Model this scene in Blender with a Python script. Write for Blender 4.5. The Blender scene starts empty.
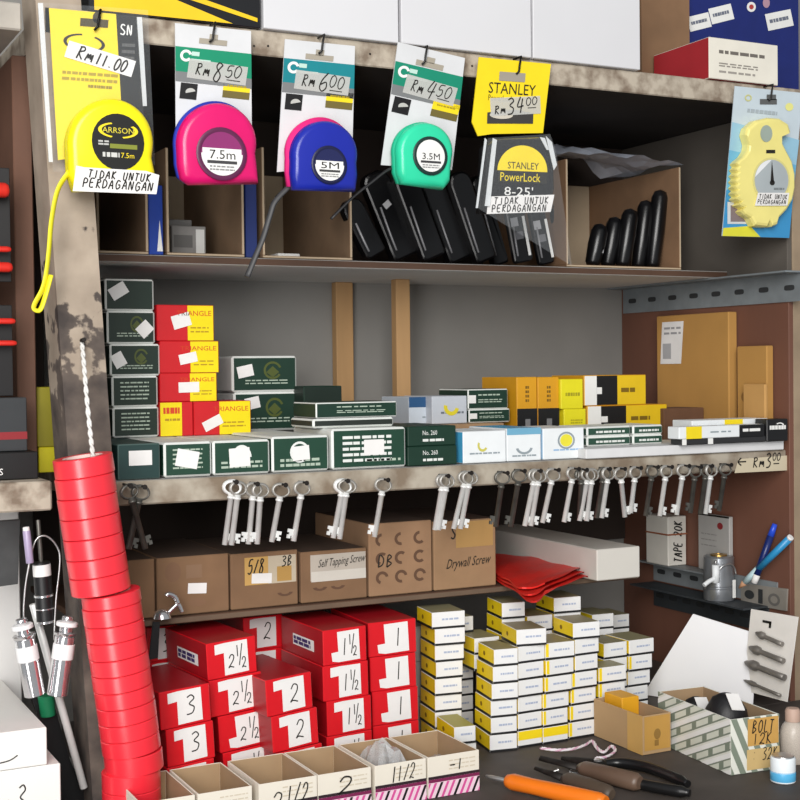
import bpy, math, random
from mathutils import Vector, Matrix
random.seed(7)
C = bpy.context.scene.collection
# ------------------------------------------------------------------ camera
F_PX = 1349.0
YAW, PITCH, ROLL = 0.4685, 0.0218, -0.0116
CAM = Vector((0.0, -1.2, 1.191))
_fw = Vector((math.sin(YAW)*math.cos(PITCH), math.cos(YAW)*math.cos(PITCH), -math.sin(PITCH)))
_r = Vector((math.cos(YAW), -math.sin(YAW), 0.0))
_u = _r.cross(_fw)
R2 = _r*math.cos(ROLL) + _u*math.sin(ROLL)
U2 = -_r*math.sin(ROLL) + _u*math.cos(ROLL)
cam_data = bpy.data.cameras.new('camera'); cam = bpy.data.objects.new('camera', cam_data); C.objects.link(cam)
cam_data.sensor_width = 36.0; cam_data.lens = F_PX/800*36.0; cam_data.clip_start = 0.02
M = Matrix((R2, U2, -_fw)).transposed().to_4x4(); M.translation = CAM
cam.matrix_world = M
bpy.context.scene.camera = cam

def ray(px, py): return _fw*F_PX + R2*(px-400) + U2*(400-py)
def at(px, py, Y):                      # the point of the vertical plane y=Y seen there
    d = ray(px, py); return CAM + d*((Y-CAM.y)/d.y)
def atz(px, py, z):
    d = ray(px, py); return CAM + d*((z-CAM.z)/d.z)
def atx(px, py, X):
    d = ray(px, py); return CAM + d*((X-CAM.x)/d.x)
def proj(p):
    q = Vector(p)-CAM; k = F_PX/q.dot(_fw)
    return (400+q.dot(R2)*k, 400-q.dot(U2)*k)
def xat(px, Y, z):                      # world x of pixel column px on plane Y at height z
    x = 0.6
    for _ in range(6):
        p = proj((x, Y, z)); x += (px-p[0])*1.0/900
        for _k in range(3):
            a = proj((x, Y, z))[0]; b = proj((x+.001, Y, z))[0]; x += (px-a)/(b-a)*.001
    return x
def zat(py, X, Y):
    z = 1.0
    for _ in range(4):
        a = proj((X, Y, z))[1]; b = proj((X, Y, z+.001))[1]; z += (py-a)/(b-a)*.001
    return z

# ------------------------------------------------------------------ materials
def lin(c):
    if isinstance(c, str):
        c = c.lstrip('#'); c = [int(c[i:i+2], 16)/255 for i in (0, 2, 4)]
    return tuple(((x/12.92) if x <= .04045 else ((x+.055)/1.055)**2.4) for x in c) + (1.0,)
_mats = {}
def mat(name, col, rough=.5, metal=0., var=.12, scale=40., bump=0., col2=None, spec=None, thr=None, stretch=None):
    if name in _mats: return _mats[name]
    m = bpy.data.materials.new(name); m.use_nodes = True; nt = m.node_tree
    b = nt.nodes['Principled BSDF']
    b.inputs['Roughness'].default_value = rough; b.inputs['Metallic'].default_value = metal
    if spec is not None: b.inputs['Specular IOR Level'].default_value = spec
    tc = nt.nodes.new('ShaderNodeTexCoord'); mp = nt.nodes.new('ShaderNodeMapping')
    if stretch: mp.inputs['Scale'].default_value = stretch
    nz = nt.nodes.new('ShaderNodeTexNoise'); nz.inputs['Scale'].default_value = scale; nz.inputs['Detail'].default_value = 5
    nt.links.new(tc.outputs['Object'], mp.inputs['Vector']); nt.links.new(mp.outputs['Vector'], nz.inputs['Vector'])
    rp = nt.nodes.new('ShaderNodeValToRGB')
    c1 = lin(col); c2 = lin(col2) if col2 else tuple(x*(1-var) for x in c1[:3])+(1,)
    lo, hi = thr if thr else (.3, .7)
    rp.color_ramp.elements[0].position = lo; rp.color_ramp.elements[1].position = hi
    rp.color_ramp.elements[0].color = c2
    rp.color_ramp.elements[1].color = c1
    nt.links.new(nz.outputs['Fac'], rp.inputs['Fac']); nt.links.new(rp.outputs['Color'], b.inputs['Base Color'])
    if bump:
        bp = nt.nodes.new('ShaderNodeBump'); bp.inputs['Strength'].default_value = bump; bp.inputs['Distance'].default_value = .002
        nt.links.new(nz.outputs['Fac'], bp.inputs['Height']); nt.links.new(bp.outputs['Normal'], b.inputs['Normal'])
    _mats[name] = m; return m
def clear_mat(name, alpha=.18, col='#ffffff', rough=.12):
    if name in _mats: return _mats[name]
    m = bpy.data.materials.new(name); m.use_nodes = True; nt = m.node_tree
    b = nt.nodes['Principled BSDF']; b.inputs['Base Color'].default_value = lin(col)
    b.inputs['Roughness'].default_value = rough
    tr = nt.nodes.new('ShaderNodeBsdfTransparent'); mx = nt.nodes.new('ShaderNodeMixShader')
    nz = nt.nodes.new('ShaderNodeTexNoise'); nz.inputs['Scale'].default_value = 60
    mr = nt.nodes.new('ShaderNodeMapRange'); mr.inputs['To Min'].default_value = alpha*.5; mr.inputs['To Max'].default_value = alpha*1.5
    nt.links.new(nz.outputs['Fac'], mr.inputs['Value']); nt.links.new(mr.outputs['Result'], mx.inputs['Fac'])
    nt.links.new(tr.outputs[0], mx.inputs[1]); nt.links.new(b.outputs[0], mx.inputs[2])
    nt.links.new(mx.outputs[0], nt.nodes['Material Output'].inputs['Surface'])
    _mats[name] = m; return m
def gm(hexcol, rough=.55, var=.08, metal=0.):      # plain coloured printed card / plastic
    return mat('c_%s_%d_%d' % (hexcol.strip('#'), rough*100, metal*100), hexcol, rough, metal, var)

INK = gm('#17140f', .7); WHITE = gm('#e9e9e6', .6); PAPER = gm('#e6e4e2', .75)
BLACK = gm('#121214', .45); GREEN = gm('#17402f', .5, .2); DGREEN = gm('#0f3325', .5, .2)
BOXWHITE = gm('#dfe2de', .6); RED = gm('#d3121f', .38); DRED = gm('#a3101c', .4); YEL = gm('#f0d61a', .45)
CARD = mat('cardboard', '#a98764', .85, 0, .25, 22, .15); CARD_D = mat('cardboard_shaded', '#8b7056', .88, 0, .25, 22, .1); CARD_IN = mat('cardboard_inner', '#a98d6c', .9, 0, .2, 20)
CARDB = mat('cardboard_brown', '#86664a', .88, 0, .3, 18, .15); CARDO = mat('cardboard_ochre', '#b98a48', .85, 0, .2, 9)
STEEL = mat('steel', '#d6d6d6', .3, .85, .2, 60); DSTEEL = mat('dull_steel', '#77756f', .45, .7, .35, 80)
CHROME = mat('chrome', '#e8e8ea', .14, .9, .1, 30)
RUST = mat('dark_iron', '#2a2522', .55, .5, .4, 80)

# ------------------------------------------------------------------ mesh builder
class Fr:                                # a flat frame: origin, unit u, unit v, normal, width, height
    def __init__(s, o, u, v, w, h):
        s.o = Vector(o); s.u = Vector(u).normalized(); s.v = Vector(v).normalized(); s.n = s.u.cross(s.v); s.w = w; s.h = h
    def p(s, a, b, off=0.): return s.o + s.u*(a*s.w) + s.v*(b*s.h) + s.n*off
_tcache = {}
def text_geo(body):
    if body in _tcache: return _tcache[body]
    cu = bpy.data.curves.new('t', 'FONT'); cu.body = body; cu.size = 1.0; cu.resolution_u = 2
    ob = bpy.data.objects.new('t', cu); C.objects.link(ob)
    dg = bpy.context.evaluated_depsgraph_get(); me = bpy.data.meshes.new_from_object(ob.evaluated_get(dg))
    vs = [v.co.copy() for v in me.vertices]; fs = [tuple(p.vertices) for p in me.polygons]
    bpy.data.objects.remove(ob); bpy.data.curves.remove(cu); bpy.data.meshes.remove(me)
    x0 = min(v.x for v in vs); x1 = max(v.x for v in vs); y0 = min(v.y for v in vs); y1 = max(v.y for v in vs)
    vs = [((v.x-x0)/(x1-x0), (v.y-y0)/(y1-y0)) for v in vs]
    _tcache[body] = (vs, fs, (x1-x0)/(y1-y0)); return _tcache[body]
GL = {  # handwriting strokes
 '0': [[(.5,1),(.15,.8),(.1,.3),(.4,0),(.8,.2),(.9,.7),(.5,1)]],
 '1': [[(.45,.95),(.5,0)]], '2': [[(.1,.75),(.35,1),(.75,.9),(.7,.55),(.1,.05),(.35,.12),(.9,.02)]],
 '3': [[(.1,.9),(.5,1),(.8,.8),(.35,.55),(.85,.35),(.7,.05),(.15,0)]], '4': [[(.4,1),(.1,.4),(.9,.45)],[(.7,.9),(.55,0)]],
 '5': [[(.9,1),(.3,.95),(.2,.55),(.7,.6),(.85,.25),(.5,0),(.1,.1)]], '6': [[(.7,1),(.25,.6),(.15,.2),(.5,0),(.85,.2),(.7,.5),(.2,.35)]],
 '7': [[(.1,.85),(.4,1),(.85,.85),(.6,.4),(.5,0)]], '8': [[(.75,.9),(.35,1),(.2,.75),(.75,.35),(.6,0),(.2,.1),(.3,.45),(.75,.9)]],
 '9': [[(.8,.8),(.4,1),(.2,.7),(.6,.55),(.8,.8),(.7,0)]], '.': [[(.4,.02),(.55,.06)]], '/': [[(.8,1),(.2,0)]], '-': [[(.1,.5),(.9,.5)]],
 'R': [[(.2,0),(.25,1)],[(.1,.95),(.6,1),(.75,.75),(.25,.5),(.85,0)]], 'M': [[(.1,0),(.2,.6),(.35,.25),(.5,.6),(.65,.2),(.8,.6),(.9,0)]],
 'T': [[(.1,1),(.9,.95)],[(.5,1),(.45,0)]], 'I': [[(.5,1),(.5,0)]], 'D': [[(.2,0),(.2,1),(.8,.7),(.75,.2),(.2,0)]],
 'A': [[(.1,0),(.5,1),(.85,0)],[(.25,.4),(.75,.4)]], 'K': [[(.2,1),(.2,0)],[(.8,1),(.25,.5),(.85,0)]], 'U': [[(.15,1),(.2,.1),(.7,.05),(.8,1)]],
 'N': [[(.15,0),(.2,1),(.75,0),(.8,1)]], 'P': [[(.2,0),(.2,1),(.75,.9),(.7,.55),(.2,.5)]], 'E': [[(.85,1),(.2,.95),(.2,.05),(.85,0)],[(.2,.5),(.7,.55)]],
 'G': [[(.85,.85),(.4,1),(.15,.5),(.4,0),(.85,.2),(.8,.5),(.5,.45)]], 'S': [[(.85,.9),(.4,1),(.2,.7),(.8,.3),(.6,0),(.1,.1)]], 'B': [[(.2,0),(.2,1),(.7,.85),(.25,.55),(.8,.3),(.2,0)]],
 ' ': [], 'O': [[(.5,1),(.15,.7),(.2,.2),(.5,0),(.85,.3),(.8,.8),(.5,1)]], 'L': [[(.25,1),(.2,.05),(.8,0)]], '<': [[(.95,.5),(.05,.5)],[(.4,.85),(.05,.5),(.4,.15)]], ':': [[(.4,.2),(.5,.2)],[(.4,.7),(.5,.7)]],
}
class MB:
    def __init__(s): s.v = []; s.f = []; s.m = []; s.mats = []; s.sm = []
    def mi(s, m):
        if m not in s.mats: s.mats.append(m)
        return s.mats.index(m)
    def poly(s, pts, m, smooth=False):
        b = len(s.v); s.v += [tuple(p) for p in pts]; s.f.append(tuple(range(b, b+len(pts)))); s.m.append(s.mi(m)); s.sm.append(smooth)
    def raw(s, vs, fs, m, smooth=False):
        b = len(s.v); s.v += [tuple(p) for p in vs]; k = s.mi(m)
        for f in fs: s.f.append(tuple(b+i for i in f)); s.m.append(k); s.sm.append(smooth)
    def box(s, x0, x1, y0, y1, z0, z1, m, c=.0007, **k):
        """chamfered box; k: front back left right top bottom edge -> material"""
        c = min(c, abs(x1-x0)*.3, abs(y1-y0)*.3, abs(z1-z0)*.3)
        X = (x0, x1); Y = (y0, y1); Z = (z0, z1); e = k.get('edge', m)
        def P(i, j, l, ax):
            p = [X[i], Y[j], Z[l]]
            sg = [1 if t == 0 else -1 for t in (i, j, l)]
            for a in range(3):
                if a != ax: p[a] += sg[a]*c
            return tuple(p)
        fm = lambda n: k.get(n, m)
        for n, ax, q in (('front', 1, [(0,0,0),(1,0,0),(1,0,1),(0,0,1)]), ('back', 1, [(1,1,0),(0,1,0),(0,1,1),(1,1,1)]),
                         ('left', 0, [(0,1,0),(0,0,0),(0,0,1),(0,1,1)]), ('right', 0, [(1,0,0),(1,1,0),(1,1,1),(1,0,1)]),
                         ('top', 2, [(0,0,1),(1,0,1),(1,1,1),(0,1,1)]), ('bottom', 2, [(0,1,0),(1,1,0),(1,0,0),(0,0,0)])):
            s.poly([P(*t, ax) for t in q], fm(n))
        for j in (0, 1):                      # edges along x, y, z
            for l in (0, 1):
                q = [P(0,j,l,1), P(1,j,l,1), P(1,j,l,2), P(0,j,l,2)]; s.poly(q if (j == 0) == (l == 1) else q[::-1], e)
                q = [P(j,0,l,0), P(j,1,l,0), P(j,1,l,2), P(j,0,l,2)]; s.poly(q if (j == 1) == (l == 1) else q[::-1], e)
                q = [P(j,l,0,0), P(j,l,1,0), P(j,l,1,1), P(j,l,0,1)]; s.poly(q if (j == 0) == (l == 0) else q[::-1], e)
        for i in (0, 1):
            for j in (0, 1):
                for l in (0, 1):
                    q = [P(i,j,l,0), P(i,j,l,1), P(i,j,l,2)]; s.poly(q if (i+j+l) % 2 == 0 else q[::-1], e)
    # ---- flat decoration on a frame, all in 0..1 of the frame
    def rect(s, F, a0, b0, a1, b1, m, off=.0003, ang=0.):
        ca, cb = (a0+a1)/2, (b0+b1)/2; w = (a1-a0)*F.w/2; h = (b1-b0)*F.h/2; q = []
        for x, y in ((-w,-h),(w,-h),(w,h),(-w,h)):
            X = x*math.cos(ang)-y*math.sin(ang); Y = x*math.sin(ang)+y*math.cos(ang)
            q.append(F.p(ca, cb, off) + F.u*X + F.v*Y)
        s.poly(q, m)
    def pol(s, F, pts, m, off=.0003): s.poly([F.p(a, b, off) for a, b in pts], m)
    def ell(s, F, a, b, rw, rh, m, off=.0003, t0=0, t1=360, n=28):
        pts = [F.p(a, b, off) + F.u*(rw*F.w*math.cos(math.radians(t0+(t1-t0)*i/n))) + F.v*(rh*F.h*math.sin(math.radians(t0+(t1-t0)*i/n))) for i in range(n if t1-t0 == 360 else n+1)]
        s.poly(pts, m)
    def arc(s, F, a, b, rw, rh, w, m, off=.0003, t0=0, t1=360, n=28):
        for i in range(n):
            q = []
            for t, k in ((i,1),(i+1,1),(i+1,1-w),(i,1-w)):
                th = math.radians(t0+(t1-t0)*t/n); q.append(F.p(a+rw*k*math.cos(th), b+rh*k*math.sin(th), off))
            s.poly(q, m)
    def text(s, F, body, a0, b0, a1, b1, m, off=.0004, shear=0., ang=0.):
        vs, fs, _ = text_geo(body); ca, cb = (a0+a1)/2, (b0+b1)/2; W = (a1-a0)*F.w; H = (b1-b0)*F.h; o = []
        for x, y in vs:
            X = (x-.5)*W + shear*(y-.5)*H; Y = (y-.5)*H
            o.append(F.p(ca, cb, off) + F.u*(X*math.cos(ang)-Y*math.sin(ang)) + F.v*(X*math.sin(ang)+Y*math.cos(ang)))
        s.raw(o, fs, m)
    def scrawl(s, F, body, a0, b0, a1, b1, m, w=.0012, off=.0005, slant=.15, ang=0.):
        n = len(body); ca, cb = (a0+a1)/2, (b0+b1)/2; W = (a1-a0)*F.w; H = (b1-b0)*F.h
        def tr(i, x, y):
            X = (i+.08+x*.84)/n*W - W/2 + slant*(y-.5)*H; Y = (y-.5)*H
            return F.p(ca, cb) + F.u*(X*math.cos(ang)-Y*math.sin(ang)) + F.v*(X*math.sin(ang)+Y*math.cos(ang))
        for i, ch in enumerate(body):
            jx, jy = random.uniform(-.05,.05), random.uniform(-.05,.05)
            for st in GL.get(ch, []): s.ribbon([tr(i, x+jx, y+jy) for x, y in st], F.n, w, m, off)
    def ribbon(s, pts, n, w, m, off=.0005):
        pts = [Vector(p) for p in pts]; pts = smooth_line(pts); L = []; n = Vector(n)
        for i, p in enumerate(pts):
            d = (pts[min(i+1,len(pts)-1)]-pts[max(i-1,0)]).normalized(); sd = d.cross(n)*w/2
            L.append((p-sd+n*off, p+sd+n*off))
        for i in range(len(L)-1): s.poly([L[i][0], L[i][1], L[i+1][1], L[i+1][0]], m)
    def dashes(s, F, a0, b0, a1, b1, rows, m, fill=.5, off=.0003):      # unreadable small print
        h = (b1-b0)/rows
        for r in range(rows):
            a = a0; y = b1-(r+.5)*h
            while a < a1-.01:
                w = min(random.uniform(.05,.14), a1-a); s.rect(F, a, y-h*fill/2, a+w, y+h*fill/2, m, off); a += w+random.uniform(.01,.03)
    # ---- solids
    def tube(s, pts, r, m, n=10, caps=True, flat=1., smooth=True):
        pts = [Vector(p) for p in pts]; rs = r if isinstance(r, (list, tuple)) else [r]*len(pts); b = len(s.v); ref = None
        for i, p in enumerate(pts):
            d = (pts[min(i+1,len(pts)-1)]-pts[max(i-1,0)]).normalized()
            if ref is None: ref = d.orthogonal().normalized()
            ref = (ref - d*ref.dot(d)); ref = ref.normalized() if ref.length > 1e-6 else d.orthogonal().normalized()
            o = d.cross(ref)
            for k in range(n):
                t = 2*math.pi*k/n; s.v.append(tuple(p + ref*(rs[i]*math.cos(t)) + o*(rs[i]*flat*math.sin(t))))
        k_ = s.mi(m)
        for i in range(len(pts)-1):
            for k in range(n):
                s.f.append((b+i*n+k, b+i*n+(k+1)%n, b+(i+1)*n+(k+1)%n, b+(i+1)*n+k)); s.m.append(k_); s.sm.append(smooth)
        if caps:
            s.f.append(tuple(b+k for k in range(n))[::-1]); s.m.append(k_); s.sm.append(False)
            e = b+(len(pts)-1)*n; s.f.append(tuple(e+k for k in range(n))); s.m.append(k_); s.sm.append(False)
    def lathe(s, prof, m, n=28, base=(0,0,0), axis='z', closed=False):
        """prof: (r, h) or (r, h, material); edges sharper than 40 degrees stay sharp"""
        bx = Vector(base); N = len(prof)
        def ring(pr):
            b = len(s.v)
            for k in range(n):
                t = 2*math.pi*k/n; x, y = pr[0]*math.cos(t), pr[0]*math.sin(t)
                q = Vector((x, y, pr[1])) if axis == 'z' else (Vector((x, -pr[1], y)) if axis == 'y' else Vector((pr[1], x, y)))
                s.v.append(tuple(bx+q))
            return b
        dirs = [Vector((prof[(i+1) % N][0]-prof[i][0], prof[(i+1) % N][1]-prof[i][1])) for i in range(N)]
        rb = None; first = None
        for i in range(N if closed else N-1):
            j = (i+1) % N; k_ = s.mi(prof[i][2] if len(prof[i]) > 2 else m)
            ra = rb if rb is not None and dirs[i].length > 1e-9 and dirs[i-1].length > 1e-9 and dirs[i].angle(dirs[i-1]) < .7 else ring(prof[i])
            rb = ring(prof[j])
            for k in range(n):
                s.f.append((ra+k, ra+(k+1)%n, rb+(k+1)%n, rb+k)); s.m.append(k_); s.sm.append(True)
        if not closed:
            for i, rev in ((0, True), (N-1, False)):
                if prof[i][0] > 1e-6:
                    b = ring(prof[i]); f = tuple(b+k for k in range(n)); s.f.append(f[::-1] if rev else f); s.m.append(s.mi(prof[i][2] if len(prof[i]) > 2 else m)); s.sm.append(False)
    def loft(s, layers, m, smooth=True, cap0=True, cap1=True):
        """layers: list of equal-length closed loops of 3D points"""
        n = len(layers[0]); b = len(s.v); k_ = s.mi(m)
        for L in layers: s.v += [tuple(p) for p in L]
        for i in range(len(layers)-1):
            for k in range(n): s.f.append((b+i*n+k, b+i*n+(k+1)%n, b+(i+1)*n+(k+1)%n, b+(i+1)*n+k)); s.m.append(k_); s.sm.append(smooth)
        if cap0: s.f.append(tuple(b+k for k in range(n))[::-1]); s.m.append(k_); s.sm.append(smooth)
        if cap1: e = b+(len(layers)-1)*n; s.f.append(tuple(e+k for k in range(n))); s.m.append(k_); s.sm.append(smooth)
    def prism(s, pts, y0, y1, m):           # outline in x,z pulled along y
        a = [(x, y0, z) for x, z in pts]; b = [(x, y1, z) for x, z in pts]; s.loft([a, b], m, smooth=False)
    def build(s, name, parent=None, loc=None, rot=None, fix=True):
        me = bpy.data.meshes.new(name); me.from_pydata(s.v, [], s.f)
        for m in s.mats: me.materials.append(m)
        me.polygons.foreach_set('material_index', s.m); me.polygons.foreach_set('use_smooth', s.sm); me.update()
        o = bpy.data.objects.new(name, me); C.objects.link(o)
        if parent: o.parent = parent
        if loc is not None: o.location = loc
        if rot is not None: o.rotation_euler = rot
        return o
def smooth_line(p, k=4):
    p = [Vector(q) for q in p]
    if len(p) < 3: return p
    out = []
    for i in range(len(p)-1):
        a, b, c, d = p[max(i-1,0)], p[i], p[i+1], p[min(i+2,len(p)-1)]
        for j in range(k):
            t = j/k; out.append(.5*((2*b)+(c-a)*t+(2*a-5*b+4*c-d)*t*t+(-a+3*b-3*c+d)*t**3))
    out.append(p[-1]); return out
def tag(o, label, cat, group=None, kind=None):
    if label: o['label'] = label
    if cat: o['category'] = cat
    if group: o['group'] = group
    if kind: o['kind'] = kind
    return o
def empty(name, loc, label, cat, group=None, rot=(0,0,0)):
    o = bpy.data.objects.new(name, None); C.objects.link(o); o.location = loc; o.rotation_euler = rot; o.empty_display_size = .02
    return tag(o, label, cat, group)
def faces(w, d, h, x0=None):
    x0 = -w/2 if x0 is None else x0
    return {'front': Fr((x0,0,0),(1,0,0),(0,0,1),w,h), 'left': Fr((x0,d,0),(0,-1,0),(0,0,1),d,h), 'top': Fr((x0,0,h),(1,0,0),(0,1,0),w,d), 'right': Fr((x0+w,0,0),(0,1,0),(0,0,1),d,h)}
ORD = 'first second third fourth fifth sixth seventh eighth ninth tenth eleventh twelfth thirteenth fourteenth fifteenth sixteenth seventeenth eighteenth nineteenth twentieth'.split()
def level_word(i, n):                    # i counted from the top, n boxes
    if i == 0: return 'topmost'
    if i == n-1: return 'lowest'
    return ORD[i] + ' from top'
def pxbox(px0, px1, pytop, Y, zb, h=None):
    """x centre, width and height of an upright box whose front stands on z=zb in plane Y"""
    X = xat((px0+px1)/2, Y, zb)
    if h is None: h = zat(pytop, X, Y)-zb
    X0 = xat(px0, Y, zb+h/2); X1 = xat(px1, Y, zb+h/2)
    return (X0+X1)/2, X1-X0, h
def sticker(parent, F, a, b, w, h, ang=0., m=None, name='price_sticker', label=None):
    k = MB(); k.rect(F, a-w/2, b-h/2, a+w/2, b+h/2, m or PAPER, .0006, ang)
    k.rect(F, a-w/2, b-h/2, a+w/2, b+h/2, m or PAPER, .0004, ang)
    o = k.build(name, parent)
    if label: o['label'] = label
    return o
def cbox(name, label, cat, px0, px1, pytop, Y, zb, d, m, group=None, rot=0., h=None, deco=None, stick=(), tilt=0., c=.0007, **k):
    X, w, h = pxbox(px0, px1, pytop, Y, zb, h)
    b = MB(); b.box(-w/2, w/2, 0, d, 0, h, m, c, **k); f = faces(w, d, h)
    if deco: deco(b, f)
    o = b.build(name, None, (X, Y, zb), (0, tilt, math.radians(rot))); tag(o, label, cat, group)
    for st in stick: sticker(o, f[st[6]] if len(st) > 6 else f['front'], *st[:6])
    return o, zb+h
def fit_text_frame(px0, py0, px1, py1, Y, org):   # frame on plane Y from pixel corners (left-bottom, right-bottom, left-top)
    pass
# ------------------------------------------------------------------ levels of the unit (metres)
Z_TOP, Z_MIDB, Z_MID, Z_KEY, Z_LOW, Z_CNT = 1.514, 1.300, 1.308, 1.0935, 0.9565, 0.800
X_L, X_R, Y_B = 0.30, 1.112, 0.32
WOODP = mat('peeling_paint_wood', '#b3a898', .85, 0, .5, 46, .5, '#7a6b5c', thr=(.36, .56))
POSTM = mat('post_flaking_paint', '#b3a493', .85, 0, .3, 22, .4, '#8f8172')
def _post():
    nt = POSTM.node_tree; N = nt.nodes.new; L = nt.links.new; b = nt.nodes['Principled BSDF']
    tc = N('ShaderNodeTexCoord'); sx = N('ShaderNodeSeparateXYZ'); L(tc.outputs['Object'], sx.inputs[0])
    g = N('ShaderNodeMapRange'); g.inputs['From Min'].default_value = 1.12; g.inputs['From Max'].default_value = 1.34; L(sx.outputs['Z'], g.inputs['Value'])
    nz = N('ShaderNodeTexNoise'); nz.inputs['Scale'].default_value = 32; nz.inputs['Detail'].default_value = 6; L(tc.outputs['Object'], nz.inputs['Vector'])
    ad = N('ShaderNodeMath'); ad.operation = 'MULTIPLY_ADD'; ad.inputs[1].default_value = 2.4; ad.inputs[2].default_value = -1.2; L(nz.outputs['Fac'], ad.inputs[0])
    sm = N('ShaderNodeMath'); sm.operation = 'ADD'; L(ad.outputs[0], sm.inputs[0]); L(g.outputs['Result'], sm.inputs[1])
    st = N('ShaderNodeMapRange'); st.inputs['From Min'].default_value = .44; st.inputs['From Max'].default_value = .52; L(sm.outputs[0], st.inputs['Value'])
    dk = N('ShaderNodeValToRGB'); dk.color_ramp.elements[0].color = lin('#3f3835'); dk.color_ramp.elements[1].color = lin('#75685e'); dk.color_ramp.elements[0].position = .35; dk.color_ramp.elements[1].position = .75; L(nz.outputs['Fac'], dk.inputs['Fac'])
    old = b.inputs['Base Color'].links[0].from_socket; mx = N('ShaderNodeMix'); mx.data_type = 'RGBA'
    L(st.outputs['Result'], mx.inputs['Factor']); L(dk.outputs['Color'], mx.inputs['A']) if False else None
    ins = [s for s in mx.inputs if s.type == 'RGBA']; L(dk.outputs['Color'], ins[0]); L(old, ins[1]); L([s for s in mx.outputs if s.type == 'RGBA'][0], b.inputs['Base Color'])
_post()
KEYB = mat('shelf_edge_worn', '#aca394', .85, 0, .5, 30, .6, '#7d6e5d', thr=(.38, .62))
DARKW = mat('dark_wood', '#5a4030', .7, 0, .35, 14, .2, stretch=(1, 1, .2))
PLY = mat('red_brown_plywood', '#754d3d', .65, 0, .3, 10, .1, stretch=(1, 1, .25))
GREYB = mat('grey_board', '#a5a29e', .8, 0, .15, 25, .1)
BATTEN = mat('pine_batten', '#c39a6a', .75, 0, .25, 30, .1, stretch=(1, 1, .1))
GALV = mat('galvanised_steel', '#868d91', .5, .2, .2, 50, .05)
SLOT = gm('#2a2c2e', .8)
CEM = mat('cement_wall_paint', '#8c8a86', .9, 0, .18, 6, .2)
CNT = mat('dark_bench_top', '#4f4742', .7, 0, .4, 20, .2)

def struct(name, mb):
    o = mb.build(name); o['kind'] = 'structure'; return o
k = MB(); k.box(-1.6, 2.6, Y_B, Y_B+.1, 0, 2.4, CEM); struct('wall_back', k)
k = MB(); k.box(-1.6, 2.6, -2.8, Y_B+.1, -.05, 0, mat('floor_concrete', '#2e2c2a', .9, 0, .2, 5)); struct('floor', k)

unit = empty('shelving_unit', (0, 0, 0), 'worn wooden shelving unit with flaking paint holding all the hardware boxes', 'shelving')
def upart(name, mb, label=None):
    o = mb.build(name, unit)
    if label: o['label'] = label
    return o
def leanx(z, a): return a[0] + (a[1]-a[0])*(z-1.3533)/(1.1195-1.3533)
k = MB(); LE, RE = (.2639, .2766), (.3037, .3160)
lo, hi = .02, 1.57
k.loft([[(leanx(z, LE), 0, z), (leanx(z, RE), 0, z), (leanx(z, RE), .055, z), (leanx(z, LE), .055, z)] for z in (lo, .6, 1.0, 1.2, hi)], POSTM, smooth=False)
upart('post', k, 'front post with flaking beige paint over dark wood')
k = MB(); k.box(1.1195, 1.165, -.004, .05, .02, 1.4895, mat('beige_post', '#a08c74', .85, 0, .35, 20, .3)); upart('post', k, 'plain beige post at the far end')
k = MB(); k.box(1.112, 1.119, -.005, Y_B-.001, .02, 1.302, PLY, .0005); upart('side_panel', k)
k = MB(); k.box(1.112, 1.119, -.003, Y_B-.001, 1.3022, 1.4895, mat('grey_side_board', '#5c564f', .8, 0, .2, 12), .0005); upart('side_panel', k, 'grey upper side panel')
k = MB(); k.box(.262, 1.30, 0, Y_B-.001, 1.490, Z_TOP, WOODP, .0012, bottom=mat('shaded_underside', '#2f2620', .9, 0, .4, 12))  # bottom face coloured near black to carry the shade under the board
for px, py in ((254,46),(268,46),(370,54),(430,62),(472,66)):
    p = at(px, py, 0); k.tube([(p.x, -.0004, p.z), (p.x, .001, p.z)], .0011, RUST, 8)
upart('top_board', k)
k = MB(); k.box(X_L+.02, 1.1115, .10, Y_B-.001, Z_MIDB, Z_MID, GREYB, .0008, front=DARKW, top=DARKW, bottom=mat('pale_underside', '#cfcfcd', .8, 0, .1, 15)); upart('middle_board', k)
k = MB(); k.box(.306, 1.112, 0, Y_B, 1.0715, Z_KEY, KEYB, .0015, top=GREYB); 
pl = [at(738,459,0), at(793,455,0), at(792,470,0), at(734,473,0)]
k.poly([(p.x, -.0008, p.z) for p in (pl[3], pl[2], pl[1], pl[0])], gm('#c9bda3', .8))
F = Fr((pl[3].x, -.0008, pl[3].z), pl[2]-pl[3], (0,0,1), (pl[2]-pl[3]).length, .0225)
k.scrawl(F, '<', .04, .3, .22, .85, INK, .0016, .0004, 0); k.scrawl(F, 'RM', .30, .25, .52, .75, INK, .0014, .0004); k.scrawl(F, '3', .53, .2, .64, .92, INK, .0016, .0004)
k.scrawl(F, '00', .65, .55, .8, .95, INK, .0011, .0004); k.scrawl(F, '-', .64, .3, .79, .45, INK, .0012, .0004, 0)
upart('key_board', k, 'key shelf board with a hand-written RM 3.00 price on its edge')
k = MB(); k.box(.306, .935, .05, Y_B-.001, .9502, Z_LOW, DARKW, .0008, front=mat('lower_edge', '#6b5847', .8, 0, .3, 25)); upart('lower_board', k)
DB_ = mat('shade_back_board', '#3a2f29', .9, 0, .4, 8, stretch=(1, 1, .3))  # added dark boards stand in for shade at the compartment backs
for z0, z1 in ((.9566, 1.0713), (1.3082, 1.4898)):
    k = MB(); k.box(.31, 1.1115, Y_B-.006, Y_B-.0012, z0, z1, DB_, .0005); upart('shade_board', k)
# braces against the back
for a, b, yb, Y in ((337, 354, 288, Y_B-.0155), (397, 411, 278, .235)):
    z0, x0 = Z_KEY, xat(a, Y, 1.2); x1 = xat(b, Y, 1.2)
    k = MB(); k.box(x0, x1, Y, Y+.014, Z_KEY, Z_MIDB, BATTEN, .001); upart('batten', k)
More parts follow.
